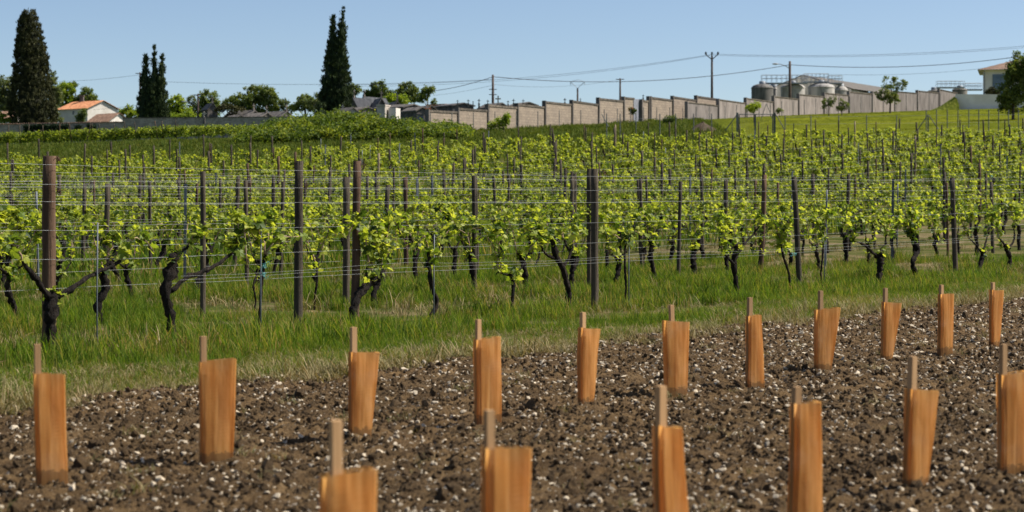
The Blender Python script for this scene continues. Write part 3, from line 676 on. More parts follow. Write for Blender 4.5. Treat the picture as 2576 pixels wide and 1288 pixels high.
# steel stakes of the young front vines with string and tags
def steel_stake(px, top, label):
    s_, _ = pix_to_row(px, 800); xy = rowpt(D0 - .04, s_); h = HC + (HY - top) / F * xy[1]
    m = MB().tube([(0, 0, -.2), (0, 0, h * .5), (.005, 0, h)], .007, 6); o = m.obj('vine_stake', M['steel'], None, True, (xy[0], xy[1], 0)); tag(o, label, 'stake', 'thin metal vine stakes'); return o
steel_stake(236, 560, 'thin steel stake rising from the grass between the two leftmost vines')
steel_stake(648, 560, 'thin steel stake carrying the young vine with pale blue string')
steel_stake(1084, 590, 'thin steel stake supporting the kinked thin vine')
steel_stake(1575, 590, 'thin steel stake of the straight young vine with dark leaves')
steel_stake(2068, 590, 'thin steel stake of the very thin vine right of the slanted post')
def wisp(px, py, D, mat, name, label, cat, n=14, size=.05):
    s_, h_ = pix_to_row(px, py, D); xy = rowpt(D - .05, s_); m = MB()
    for _ in range(n):
        q = R.normal(0, size * .35, (7, 3)) * [1, .6, 1.2]; q = np.cumsum(q, 0) * .6; m.tube(sweep(q, 9), .0022, 4)
    o = m.obj(name, M[mat], None, True, (xy[0], xy[1], h_)); tag(o, label, cat); return o
wisp(655, 668, D0, 'string', 'string_knot', 'tangle of pale blue string on the young vine near the grey post', 'string')
wisp(652, 690, D0, 'string', 'string_knot', 'lower loose end of pale blue string hanging on the steel stake', 'string', 7)
wisp(2490, 442, D0 + 6, 'string', 'string_knot', 'small turquoise string knot tied high on a wire near the right edge', 'string', 8)
wisp(1990, 640, D0, 'string', 'string_knot', 'pale blue string on the thin leaning vine by the slanted post', 'string', 8)
for px, py, lab in ((136, 398, 'rusty tangle of wire at the top of the stout brown post'), (138, 478, 'rusty twisted wire coil halfway up the stout brown post'), (760, 470, 'small rusty wire coil on the lone grey post'), (905, 418, 'rusty wire twist at the top of the brown post behind the leaning vine'), (1512, 435, 'curly rusty wire ends at the top of the paired posts')):
    wisp(px, py, D0, 'rust_wire', 'wire_coil', lab, 'wire', 16, .045)
npost = 0; ROWPOSTS = {}
for k in range(28):
    D = D0 + DSTEP * k; rr = np.random.default_rng(300 + k)
    for j in range(-12, 25):
        s = 21.45 + 1.53 * (D - D0) + 5.8 * j + rr.normal(0, .12)
        for mid in (0, 1):
            if mid and rr.random() > .9: continue
            sm = s + mid * (2.9 + rr.normal(0, .35)); X, Y = rowpt(D, sm)
            if Y < 5 or abs(X) > .252 * Y or Y > ymax(X) + 1 or k == 0: continue
            if k == 1 and abs(X / Y - (1483 - CX) / F) < .012: continue
            z = float(ground(X, Y))
            if mid:
                o = link('vine_stake', STAKE[rr.choice(4, p=[.1, .35, .2, .35])], None, (X, Y, z)); tag(o, f'thin stake between the posts of the {ORD[k]} vine row', 'stake', f'thin stakes of the {ORD[k]} row')
            elif npost < 290:
                st = rr.random() < .12
                o = link('vine_post', STEEL[rr.integers(2)] if st else POSTS[rr.choice(7, p=[.3, .24, .18, .07, .12, .04, .05])], None, (X, Y, z)); npost += 1
                tag(o, f'{"grey steel" if st else "dark wooden"} trellis post in the {ORD[k]} vine row from the front', 'post', f'{"steel" if st else "wooden"} posts of the {ORD[k]} row')
            ROWPOSTS.setdefault((k, o.name.split('.')[0], o['label'].split()[0]), []).append((X / Y, o))
            o.rotation_euler = (rr.normal(0, .02), rr.normal(0, .02), rr.uniform(0, 6) if not mid else 0)
for (k, nm, kind), lst in ROWPOSTS.items():
    lst.sort(key=lambda t: t[0])
    for i, (_, o) in enumerate(lst):
        if len(lst) > 1: o['label'] = o['label'].replace(' from the front', '') + f', {nth(i)} such from the left'
def wire(D, s0, s1, h, label, group, r=.0016, n=26, slack=.012):
    s = np.linspace(s0, s1, n); xy = rowpt(D, 0)[None] + s[:, None] * UV_[None]
    z = ground(xy[:, 0], xy[:, 1]) + h - slack * np.abs(np.sin(s * math.pi / 5.8)) + R.normal(0, .003, n)
    o = MB().tube(np.c_[xy, z] - np.r_[NV * .0, 0], r, 4, cap=False).obj('trellis_wire', M['wire'], None, True); tag(o, label, 'wire', group)
LV = ['lowest', 'second lowest', 'third lowest', 'fourth lowest', 'second highest', 'highest']
for k in range(9):
    D = D0 + DSTEP * k; sA = D * (NV[0] * 1 if False else .0); rng = np.random.default_rng(k)
    # extent of the row in view
    zl, zr = D / (.558 + .83 * .30), min(D / (.558 - .83 * .30), 104); s0 = (-.30 * zl) * UV_[0] + zl * UV_[1]; s1 = max((.30 * zr) * UV_[0] + zr * UV_[1], s0 + 5)
    if k > 3: s1 = (zr - .558 * D) / .830
    hs = [.60, .86, 1.10, 1.36, 1.52, 1.68] if k < 3 else ([.62, 1.10, 1.40, 1.66] if k < 6 else [.9, 1.35, 1.62])
    for i, h in enumerate(hs):
        nm = (LV if len(hs) == 6 else (['lowest', 'second lowest', 'second highest', 'highest'] if len(hs) == 4 else ['lowest', 'middle', 'highest']))[i]
        wire(D + .045, s0, s1, h + rng.normal(0, .015), f'{nm} bare trellis wire of the {ORD[k]} vine row', 'trellis wires', .0013 if k < 3 else .0013)
# fence-line of the front row sags: two loose training wires
wire(D0 - .05, 14, 40, .66, 'loose lower training wire strung in front of the front vine row', 'trellis wires', .0011, 30, .03)
wire(D0 - .06, 14, 40, .71, 'slack paired wire just above the lowest wires of the front row', 'trellis wires', .0010, 30, .05)

# ------------------------------------------------------------------ orange vine sleeves in the tilled soil
def sleeve(i, stake_x, stake_top, xl, xr, ytop, bl, br_, ybase, label, Z=None, rz=.5):
    Z = Z or HC * F / (ybase - HY); sc = Z / F
    X = ((bl + br_) / 2 - CX) * sc; yb = HY + HC * F / Z; H = (yb - ytop) * sc
    rng = np.random.default_rng(40 + i); rz += rng.normal(0, .10); gz = float(soil_h(np.array(X), np.array(Z)))
    root = empty('vine_sleeve', (X, Z, gz), 0); tag(root, label, 'vine sleeve', 'orange vine sleeves in the tilled soil')
    Wt, Wb = (xr - xl) * sc, (br_ - bl) * sc; ct = ((xl + xr) / 2 - CX) * sc - X
    nu, nvv = 72, 34; V = []; UVs = []; per = 2 * (.16 + .10)
    ph = rng.uniform(0, 6, 6); stake_fx = np.clip(((stake_x - CX) * sc - X - ct * .6) / (Wt / 2) + .05, -.8, .8)
    for iv in range(nvv):
        t_ = iv / (nvv - 1); z = -.06 + (H + .06 - gz) * t_
        W = Wb + (Wt - Wb) * t_ ** .8; Dp = (.050 + .012 * t_); c = ct * t_
        for iu in range(nu):
            a = 2 * math.pi * iu / nu; ca, sa = math.cos(a), math.sin(a)
            e = .12; x = math.copysign(abs(ca) ** e, ca) * (W - Dp * math.sin(rz)) / 2 / math.cos(rz); y = math.copysign(abs(sa) ** e, sa) * Dp / 2
            fx = x / (W / 2)
            for cr in (-.33, .12, .55): y += (.007 * math.exp(-((fx - cr) / .06) ** 2)) * (1 if sa < 0 else -1)   # pressed crease lines
            bx = fx - (stake_fx + 0.0); y -= (.008 * math.exp(-(bx / .16) ** 2)) * (1 if sa < 0 else 0)
            y += .003 * math.sin(5 * t_ + ph[0] + 3 * fx) + .0010 * math.sin(13 * t_ + ph[1] - 4 * fx); x += .0012 * math.sin(7 * t_ + ph[2]) 
            zz = z + (.002 * math.sin(2 * a + ph[3]) + .008 * fx * math.sin(ph[4]) if iv == nvv - 1 else 0)
            V.append((c + x * math.cos(rz) - y * math.sin(rz), x * math.sin(rz) + y * math.cos(rz), zz)); UVs.append((per * iu / nu, z * .55 / max(H, .3)))
    m = MB(); ii = np.arange(nvv - 1)[:, None] * nu; jj = np.arange(nu)[None]; kk = (jj + 1) % nu
    m.add(V, np.stack([ii + jj, ii + kk, ii + nu + kk, ii + nu + jj], -1).reshape(-1, 4)); m.uv = np.array(UVs)
    m.obj('sleeve', M['sleeve'], root, False)
    sx = (stake_x - CX) * sc - X; hs = (yb - stake_top) * sc; w_ = .028 * rng.uniform(.95, 1.1)
    xb, xt = -(Wb - .05 * math.sin(rz)) / 2 + .016, ct - (Wt - .062 * math.sin(rz)) / 2 + .016
    if sx > xt + .022: xb, xt = xb + (sx - xt), sx
    B = np.array([xb, xb * math.tan(rz), 0]); T = np.array([xt, (xt - ct) * math.tan(rz), H]); ax = (T - B) / H; cr, sr = math.cos(rz + .05), math.sin(rz + .05)
    ring = [np.array([cr * a - sr * b_, sr * a + cr * b_, 0]) * w_ / 2 for a, b_ in ((-1, -1), (1, -1), (1, 1), (-1, 1))]
    st = MB().prism([B - ax * .2 + r_ for r_ in ring], ax * (hs - gz + .2)); st.obj('stake', M['stake'], root)
    # little bank of earth pressed round the foot
    return root
NEAR = 'in the nearest sleeve row'
SL = [
 (96, 865, 82, 164, 940, 90, 172, 1240, 'orange sleeve at the left end of the second sleeve row', None),
 (520, 845, 500, 596, 906, 502, 585, 1178, 'wide straight orange sleeve, second from the left in the second sleeve row', None),
 (890, 822, 876, 956, 886, 878, 930, 1121, 'orange sleeve tapering to its foot below the stocky leaning vine', None),
 (1201, 803, 1190, 1262, 850, 1192, 1262, 1086, 'straight orange sleeve half hidden behind a nearer sleeve', None),
 (1464, 785, 1452, 1512, 826, 1453, 1490, 1042, 'narrow footed orange sleeve below the paired posts', None),
 (1689, 767, 1664, 1736, 808, 1672, 1729, 1009, 'wide topped orange sleeve with its stake in the middle', None),
 (1885, 748, 1875, 1917, 793, 1873, 1926, 979, 'slim orange sleeve widening towards its foot', None),
 (2063, 731, 2046, 2116, 776, 2048, 2088, 946, 'flared orange sleeve leaning right with a slanted rim', None),
 (2228, 724, 2216, 2270, 761, 2216, 2240, 921, 'orange sleeve tilting right with a folded foot', None),
 (2366, 716, 2357, 2401, 739, 2357, 2399, 899, 'straight narrow orange sleeve, second last of the far sleeve row', None),
 (2496, 710, 2487, 2527, 730, 2487, 2513, 878, 'smallest orange sleeve, last of the far sleeve row at the right', None),
 (846, 1056, 800, 949, 1187, 806, 946, 1720, 'big blurred orange sleeve cut by the bottom edge, left of centre', 5.69),
 (1225, 1030, 1208, 1338, 1125, 1212, 1330, 1591, 'blurred orange sleeve cut by the bottom edge in the centre', 6.37),
 (1656, 970, 1640, 1716, 1072, 1640, 1752, 1467, 'tall orange sleeve widening downward, cut by the bottom edge', 7.19),
 (2003, 972, 1985, 2066, 1012, 1978, 2076, 1362, 'orange sleeve with a dark short stake top at the bottom edge', 8.1),
 (2287, 895, 2272, 2366, 980, 2268, 2330, 1256, 'orange sleeve with a tilted rim and a tall pale stake', None),
 (2523, 865, 2506, 2590, 937, 2505, 2590, 1202, 'orange sleeve cut by the right edge behind a tall stake', None),
]
for i, a in enumerate(SL): sleeve(i, *a[:8], a[8], a[9])

# ------------------------------------------------------------------ trees and bushes
LEAFQ = (np.array([(0, 0, 0), (.38, .5, .10), (0, 1, -.05), (-.38, .5, .10)]), np.array([[0, 1, 2, 3]]))
NEEDLE = (np.array([(0, 0, 0), (.17, .45, .05), (0, 1, 0), (-.17, .45, .05)]), np.array([[0, 1, 2, 3]]))
def cloud(m, centres, rad, per, size, rng, leaf=LEAFQ, up=.35, upright=False, tones=(.15, .75)):
    """clumps of leaf faces round given centres; tone varies by clump"""
    centres = np.asarray(centres, float); n = len(centres); rad = np.broadcast_to(np.asarray(rad, float).reshape(-1, 1) if np.ndim(rad) == 1 else rad, (n, 1))
    c = np.repeat(centres, per, 0); r = np.repeat(rad, per, 0)
    d = rng.normal(0, 1, (len(c), 3)); d /= np.linalg.norm(d, axis=1, keepdims=True); pos = c + d * r * rng.random((len(c), 1)) ** .5
    fr = leaf_frames(len(c), rng, up)
    if upright:
        t_ = np.array([0, 0, 1.0]) + rng.normal(0, .35, (len(c), 3)); t_ /= np.linalg.norm(t_, axis=1, keepdims=True)
        nn = np.cross(t_, rng.normal(0, 1, (len(c), 3))); nn /= np.linalg.norm(nn, axis=1, keepdims=True); fr = np.stack([np.cross(t_, nn), t_, nn], -1)
    tone = np.clip(np.repeat(rng.uniform(*tones, n), per) + rng.normal(0, .17, len(c)), 0, 1)
    place(m, leaf, pos, fr, size * rng.uniform(.6, 1.3, len(c)), tone)
def tree(name, label, px, base_y, Y, lobes, mat, seed, dens=1.0, leaf=.30, trunk_r=.2, group=None, clump=None, trunk_mat='trunk', limbs=True, cat='tree'):
    """lobes: crown ellipses in pixels (x, y, rx, ry) at depth Y"""
    rng = np.random.default_rng(seed); k = Y / F; b0 = P(px, base_y, Y); gz = float(ground(b0.x, Y)); base = np.array([b0.x, Y, min(gz, b0.z)])
    root = empty(name, tuple(base)); tag(root, label, cat, group)
    cr = MB(); tk = MB(); ys = sum(l[1] for l in lobes) / len(lobes); ctr = np.array(P(sum(l[0] for l in lobes) / len(lobes), ys, Y)) - base
    q = sweep([(0, 0, -.3), (ctr[0] * .15, 0, ctr[2] * .4), (ctr[0] * .6, 0, ctr[2] * .8), tuple(ctr + [0, 0, .1])], 8)
    tk.tube(q, trunk_r * np.linspace(1.15, .35, 8), 8, rough=.08, rng=rng)
    for x, y, rx, ry in lobes:
        c = np.array(P(x, y, Y)) - base; a = np.array([rx * k, rx * k * .85, ry * k]); c[1] += rng.uniform(-.4, .4) * a[0]
        cs = clump or max(.35, .30 * min(a[0], a[2])); nn = max(8, int(dens * 5.5 * (a[0] * a[2]) / cs ** 2))
        d = rng.normal(0, 1, (nn, 3)); d /= np.linalg.norm(d, axis=1, keepdims=True); cc = c + d * a * rng.uniform(.55, 1.02, (nn, 1))
        cloud(cr, cc, cs * rng.uniform(.55, 1.15, (nn, 1)), max(14, int(16 * (cs / leaf) ** 1.6)), leaf, rng)
        if limbs:
            st = q[rng.integers(3, 6)]
            tk.tube(sweep([st, (st + c) / 2 + rng.normal(0, .15, 3) * a, c], 6), trunk_r * np.linspace(.5, .12, 6), 5, rng=rng)
            for e in cc[rng.integers(0, nn, min(nn, 4))]: tk.tube(sweep([c * .7 + st * .3, (c + e) / 2, e], 5), trunk_r * np.linspace(.22, .06, 5), 4, rng=rng)
    tk.obj('trunk', M[trunk_mat], root, True); cr.obj('crown', M[mat], root); return root
def cypress(label, Y, spires, seed, base_y, mat='cypress', dens=1.0, core=.68, arm=None):
    """spires: (axis x at base, axis x at top, top y, [(relative height, half width px)])"""
    rng = np.random.default_rng(seed); k = Y / F; b0 = P(spires[0][0], base_y, Y); gz = float(ground(b0.x, Y)); base = np.array([b0.x, Y, min(b0.z, gz)])
    root = empty('cypress', tuple(base)); tag(root, label, 'cypress tree'); cr = MB(); tk = MB()
    for xb, xt, ty, prof in spires:
        zb = 0.0; zt = float(P(xt, ty, Y).z) - base[2]; x0, x1 = (xb - CX) * k - base[0], (xt - CX) * k - base[0]
        H = zt - zb; hp = np.array([p_[0] for p_ in prof]); wp = np.array([p_[1] * k * 1.1 for p_ in prof])
        area = H * wp.mean() * 6; nn = int(dens * 1.5 * area / .22)
        u = rng.random(nn * 3); u = u[rng.random(len(u)) < np.interp(u, hp, wp) / wp.max() + .05][:nn]; a = rng.uniform(0, 6.283, len(u))
        nz = .86 + .28 * vnoise(u * H * 1.1, a * 2.2, seed); r = np.interp(u, hp, wp) * nz * rng.uniform(.80, 1.02, len(u))
        cc = np.c_[x0 + (x1 - x0) * u ** 1.2 + r * np.cos(a), r * np.sin(a), zb + u * H]
        cloud(cr, cc, (.16 + .16 * rng.random((len(u), 1))), 20, .36, rng, NEEDLE, upright=True)
        hu = np.linspace(0, .97, 14); pr = np.interp(hu, hp, wp) * core; nc = len(hu)
        tk.tube(np.c_[x0 + (x1 - x0) * hu ** 1.2, 0 * hu, zb + hu * H], .02 + pr * .3, 6, rng=rng)
        cr.tube(np.c_[x0 + (x1 - x0) * hu ** 1.2, 0 * hu, zb + hu * H], pr + .01, 12, rough=.2, rnd=.1, rng=rng)
    tk.obj('trunk', M['trunk'], root, True); cr.obj('crown', M[mat], root)
    return root
BT = 'leafy trees beyond the graveyard'
tree('tree', 'broad dark tree at the left edge behind the big cypress', 15, 300, 300, [(5, 225, 34, 36), (28, 262, 26, 40), (-20, 260, 34, 45), (40, 205, 14, 18)], 'tree_grey', 1, group=BT)
tree('tree', 'low light green bush tree in front of the brown roof at the left edge', 8, 312, 262, [(8, 296, 16, 11), (30, 303, 14, 8)], 'tree_light', 2, trunk_r=.08, cat='bush')
tree('tree', 'tall pale leaved tree just right of the big left cypress', 138, 300, 310, [(128, 205, 14, 26), (140, 240, 18, 32), (130, 275, 16, 24)], 'tree_grey', 3, group=BT)
tree('tree', 'bright yellow green tree above the orange tiled house', 165, 300, 330, [(150, 250, 26, 28), (168, 226, 26, 18), (178, 262, 24, 22)], 'tree_light', 4, group=BT)
tree('tree', 'dark round tree directly behind the house ridge', 218, 300, 330, [(222, 240, 20, 20), (205, 252, 20, 16), (236, 252, 12, 14), (180, 215, 14, 10)], 'tree_mid', 5, group=BT)
tree('tree', 'small dark tree on the house wall by the window', 205, 306, 294, [(206, 288, 10, 14), (214, 282, 8, 8), (200, 300, 14, 6)], 'tree_mid', 6, trunk_r=.06, leaf=.2)
tree('bush', 'pale olive bush between the big cypress and the house', 150, 312, 285, [(142, 298, 16, 16), (135, 285, 9, 10)], 'tree_grey', 7, trunk_r=.06, cat='bush', leaf=.22)
tree('tree', 'low yellow green trees left of the middle cypress', 325, 302, 320, [(318, 285, 20, 12), (340, 288, 18, 10), (325, 272, 9, 10)], 'tree_light', 8, group=BT)
tree('tree', 'bright light green tree right of the middle cypress', 450, 300, 300, [(445, 262, 24, 22), (430, 280, 22, 16), (465, 282, 22, 14)], 'tree_light', 9, group=BT)
tree('hedge', 'pale yellowish clipped hedge above the stone wall right of the middle cypress', 470, 300, 268, [(440, 293, 24, 8), (475, 292, 22, 9), (508, 294, 16, 7)], 'tree_light', 10, trunk_r=.05, cat='hedge', leaf=.2, limbs=False)
tree('tree', 'thin pale feathery tree beside the street lamp', 482, 300, 320, [(482, 258, 12, 20), (490, 275, 12, 14)], 'tree_grey', 11, dens=.6, group=BT)
tree('tree', 'dark round tree right of the street lamp', 525, 300, 310, [(524, 250, 26, 24), (512, 272, 22, 20), (540, 272, 20, 18)], 'tree_mid', 12, group=BT)
tree('tree', 'big domed green tree over the left tombs', 640, 300, 330, [(640, 238, 32, 26), (675, 240, 24, 22), (610, 256, 34, 22), (690, 262, 18, 22), (648, 268, 40, 22), (580, 262, 22, 16)], 'tree_mid', 13, group=BT)
tree('tree', 'flat topped dark cedar among the left tombs', 580, 306, 262, [(570, 268, 18, 5), (598, 272, 18, 5), (555, 276, 16, 5), (585, 281, 16, 4), (575, 294, 8, 6)], 'cypress_brown', 14, trunk_r=.15, leaf=.2, clump=.3)
tree('tree', 'small feathery tree between the domed tree and the cypresses', 720, 292, 330, [(715, 262, 12, 14), (730, 272, 14, 12), (700, 272, 16, 14)], 'tree_grey', 15, dens=.6, group=BT)
tree('tree', 'light green bushy tree left of the twin cypresses', 770, 290, 290, [(768, 252, 20, 18), (750, 268, 18, 14), (785, 264, 18, 16)], 'tree_mid', 16, group=BT)
tree('bush', 'grey bare shrub at the foot of the twin cypresses', 790, 285, 236, [(790, 258, 20, 16), (800, 245, 12, 10)], 'tree_grey', 17, dens=.5, trunk_r=.06, cat='bush', leaf=.16)
tree('tree', 'small tree right behind the twin cypresses', 888, 275, 300, [(890, 226, 18, 16), (882, 240, 14, 14)], 'tree_mid', 18, group=BT)
tree('tree', 'tall dark green tree behind the slate chapel', 950, 270, 300, [(952, 222, 20, 20), (935, 236, 18, 16), (968, 240, 22, 18), (950, 250, 30, 14)], 'tree_mid', 19, group=BT)
tree('tree', 'broad two toned green tree left of the power pole', 1020, 270, 300, [(1025, 222, 24, 16), (1000, 240, 22, 16), (1040, 240, 22, 18), (1012, 252, 34, 10)], 'tree_mid', 20, group=BT)
tree('tree', 'yellow green tree low above the grey tomb roofs', 1000, 270, 285, [(1010, 252, 20, 12), (985, 246, 16, 12)], 'tree_light', 21, group=BT)
tree('tree', 'small umbrella shaped tree at the right end of the tree line', 1076, 268, 290, [(1078, 226, 19, 10), (1070, 238, 12, 9), (1062, 252, 12, 9), (1092, 258, 8, 7)], 'tree_mid', 22, trunk_r=.14, group=BT)
cypress('massive blunt topped dark cypress at the far left', 262, [(84, 72, 28, [(0, 44), (.1, 51), (.3, 52), (.45, 44), (.62, 38), (.78, 31), (.9, 24), (.97, 18), (1, 10)])], 31, 312, 'cypress_brown', 1.15, .6)
cypress('three pointed dark cypress standing behind the stone wall', 262, [(386, 388, 117, [(0, 24), (.3, 24), (.55, 14), (.72, 7), (.88, 4), (1, 1)]), (364, 367, 134, [(0, 21), (.35, 20), (.58, 12), (.74, 7), (.88, 4), (1, 1)]), (403, 409, 126, [(0, 23), (.35, 19), (.58, 11), (.74, 7), (.88, 4), (1, 1)])], 32, 302, 'cypress', 1.0, .66)
cypress('tall twin spired dark cypress in the graveyard', 226, [(850, 863, 20, [(0, 28), (.3, 28), (.5, 20), (.66, 13), (.8, 8), (.92, 4), (1, 1)]), (830, 838, 40, [(0, 26), (.3, 26), (.5, 20), (.68, 13), (.8, 8), (.92, 4), (1, 1)])], 33, 282, 'cypress', 1.1, .7)
cypress('small clipped dark cypress below the twin spires', 224, [(806, 806, 262, [(0, 13), (.6, 13), (.9, 10), (1, 3)])], 34, 290, 'cypress', 1.2, .7)
tree('tree', 'young tree with an airy crown alone on the lawn before the grey wall', 2239, 285, 190, [(2237, 232, 24, 22), (2228, 208, 9, 18), (2262, 220, 13, 12), (2274, 208, 5, 9), (2250, 205, 5, 12), (2215, 240, 15, 12), (2240, 250, 28, 10)], 'tree_mid', 41, leaf=.15, trunk_r=.09, dens=.40, clump=.24)
tree('tree', 'dark leafy tree cut by the right edge in front of the house', 2548, 296, 150, [(2566, 165, 22, 38), (2545, 185, 22, 26), (2572, 215, 40, 40), (2532, 232, 26, 24), (2520, 248, 16, 14), (2556, 262, 40, 22), (2600, 180, 34, 50)], 'tree_mid', 42, leaf=.15, trunk_r=.11, dens=1.0, clump=.34)
tree('tree', 'thin sapling before the grey wall, left of the pair', 2085, 292, 185, [(2083, 255, 11, 18), (2096, 252, 9, 9), (2072, 262, 9, 12)], 'tree_mid', 43, leaf=.13, trunk_r=.05, dens=.28, clump=.20)
tree('tree', 'shorter sapling right beside the thin sapling at the grey wall', 2118, 290, 185, [(2116, 262, 9, 16), (2126, 266, 8, 10), (2110, 272, 8, 8)], 'tree_mid', 44, leaf=.13, trunk_r=.05, dens=.28, clump=.20)
tree('tree', 'tiny yellow green round sapling above the steel gate', 1897, 310, 165, [(1895, 270, 16, 8), (1902, 266, 11, 7), (1888, 274, 10, 6)], 'tree_light', 45, leaf=.14, trunk_r=.04, dens=.8, clump=.25)
tree('bush', 'light green bush at the foot of the block wall near the thicket', 1268, 330, 150, [(1262, 308, 16, 15), (1276, 298, 10, 14), (1240, 316, 12, 8)], 'tree_light', 46, leaf=.15, trunk_r=.04, clump=.26, cat='bush')
tree('bush', 'shrub with reddish flowers against the block wall', 1590, 285, 178, [(1588, 277, 7, 6), (1594, 280, 6, 5)], 'flower_bush', 47, leaf=.14, trunk_r=.03, clump=.22, cat='bush')
tree('bush', 'small dark shrub at the foot of the grey wall', 1962, 284, 190, [(1960, 279, 7, 4)], 'tree_mid', 48, leaf=.14, trunk_r=.03, clump=.22, cat='bush')
tree('bush', 'round dark shrub on the terrace by the blue shutter', 2500, 236, 203, [(2497, 228, 14, 8), (2490, 232, 10, 5), (2508, 232, 10, 5)], 'cypress_brown', 49, leaf=.15, trunk_r=.03, clump=.25, cat='bush')
tree('bush', 'low wild shrub on the grassy bank before the block wall', 1690, 305, 160, [(1690, 299, 16, 5), (1680, 302, 9, 4)], 'tree_mid', 50, leaf=.15, trunk_r=.03, clump=.25, cat='bush')

def thicket():
    rng = np.random.default_rng(60); m = MB(); n = 1900; Y = rng.uniform(135, 150, n); px = rng.uniform(600, 1180, n); X = (px - CX) / F * Y
    top = np.interp(px, [600, 659, 710, 747, 869, 967, 1040, 1132, 1180, 1215], [336, 318, 302, 294, 283, 292, 308, 316, 324, 332]) 
    front = np.interp(Y, [135, 139, 144, 150], [.35, .8, 1, .9])
    z = np.array([P(0, t_, 142).z for t_ in top]); g = ground(X, Y); h = np.maximum((z - g) * front * (.42 + .75 * vnoise(X * .9, Y * .9, 12)), .05)
    cc = np.c_[X, Y, g + h * np.sqrt(rng.uniform(.25, 1, n))]
    cloud(m, cc, .45 * rng.uniform(.4, 1.6, (n, 1)), 46, .18, rng, tones=(.0, .85))
    core = MB(); xs = np.linspace(570, 1205, 60)
    tag(m.obj('bramble_thicket', M['bramble']), 'sprawling green bramble thicket before the graveyard', None, None, 'stuff')
thicket()
# second vineyard plot on the far left, low strip of vines before the stone wall
def left_plot():
    rng = np.random.default_rng(61); m = MB(); tk = MB()
    for r_, (Y0, Y1, a, b_) in enumerate(((166, 168, -10, 470), (178, 181, -10, 540), (190, 193, -10, 620), (204, 207, -10, 640), (216, 219, -10, 620), (226, 229, -10, 560))):
        n = 620; px = rng.uniform(a, b_, n); Y = np.interp(px, [a, b_], [Y0, Y1]); X = (px - CX) / F * Y; g = ground(X, Y)
        z = g + rng.uniform(.45, 1.25, n); cloud(m, np.c_[X, Y + rng.uniform(-.2, .2, n), z], .2, 10, .16, rng)
        for ip, x in enumerate(np.arange(a, b_, 30)):
            Yt = np.interp(x, [a, b_], [Y0, Y1]); Xt = (x - CX) / F * Yt; gt = float(ground(Xt, Yt)); tk.tube([(Xt, Yt, gt - .1), (Xt + .05, Yt, gt + .6)], .04, 4, rng=rng)
            if r_ in (0, 5):
                o = link('vine_post', POSTS[rng.integers(5)], None, (Xt + rng.normal(0, .3), Yt, gt)); o.rotation_euler = (0, rng.normal(0, .08), 0); o.scale = (1, 1, 1.05)
                tag(o, f'{nth(ip)} post from the left in the ' + ('nearest' if r_ == 0 else 'farthest') + ' row below the stone wall', 'post', 'posts of the far left plot')
    root = empty('far_vine_plot'); tag(root, 'low strip of bright green vines below the old stone wall', None, None, 'stuff')
    m.obj('foliage', M['vine_leaf'], root)['kind'] = 'stuff'; tk.obj('trunks', M['bark'], root)['kind'] = 'stuff'
left_plot()

# ------------------------------------------------------------------ walls
def wall_seg(p0, p1, zb0, zb1, zt0, zt1, th):
    """upright slab between two ground points, with UVs in metres"""
    p0, p1 = np.array(p0[:2], float), np.array(p1[:2], float); d = p1 - p0; L = np.linalg.norm(d); n = np.array([d[1], -d[0]]) / L * th / 2
    v = []; uv = []
    for s_, off in ((1, 0), (-1, 0)):
        for q, zb, zt, u in ((p0, zb0, zt0, 0), (p1, zb1, zt1, L)):
            for z in (zb, zt): v.append((*(q + n * s_), z)); uv.append((u, z))
    m = MB().add(v, [[0, 2, 3, 1], [4, 5, 7, 6], [1, 3, 7, 5], [0, 1, 5, 4], [2, 6, 7, 3], [0, 4, 6, 2]]); m.uv = np.array(uv); return m
def c3(x, y): return ((1700 + x / 2.576) / 1.59, (200 + y / 2.576) / 1.59)
def c4(x, y): return ((2600 + x / 2.8625) / 1.59, (150 + y / 2.8625) / 1.59)
def c5(x, y): return ((3296 + x / 2.8625) / 1.59, (150 + y / 2.8625) / 1.59)
def wallY(px): return 152 * (245 / 152.) ** ((px - 1075) / (2440 - 1075.))
SEG = [(c3(25, 617), c3(325, 634)), (c3(332, 597), c3(632, 616)), (c3(640, 562), c3(940, 586)), (c3(945, 553), c3(1222, 582)), (c3(1228, 527), c3(1500, 556)), (c3(1508, 519), c3(1775, 556)),
       (c3(1782, 494), c3(2036, 520)), (c3(2042, 484), c3(2146, 494)), (c3(2226, 512), c3(2296, 522)), (c3(2300, 481), c3(2548, 512)), (c4(0, 678), c4(248, 712)), (c4(254, 672), c4(516, 712)), (c4(524, 667), c4(764, 700))]
SEG2 = [(c4(418, 736), c4(772, 776)), (c4(776, 705), c4(1086, 748)), (c4(1092, 692), c4(1405, 734)), (c4(1410, 672), c4(1690, 702)), (c4(1696, 648), c4(1980, 674)), (c4(1986, 632), c4(2266, 658)), (c5(278, 618), c5(540, 645)),
        (c5(546, 620), c5(800, 640)), (c5(804, 612), c5(1058, 634)), (c5(1064, 606), c5(1306, 630)), (c5(1312, 590), c5(1520, 634))]
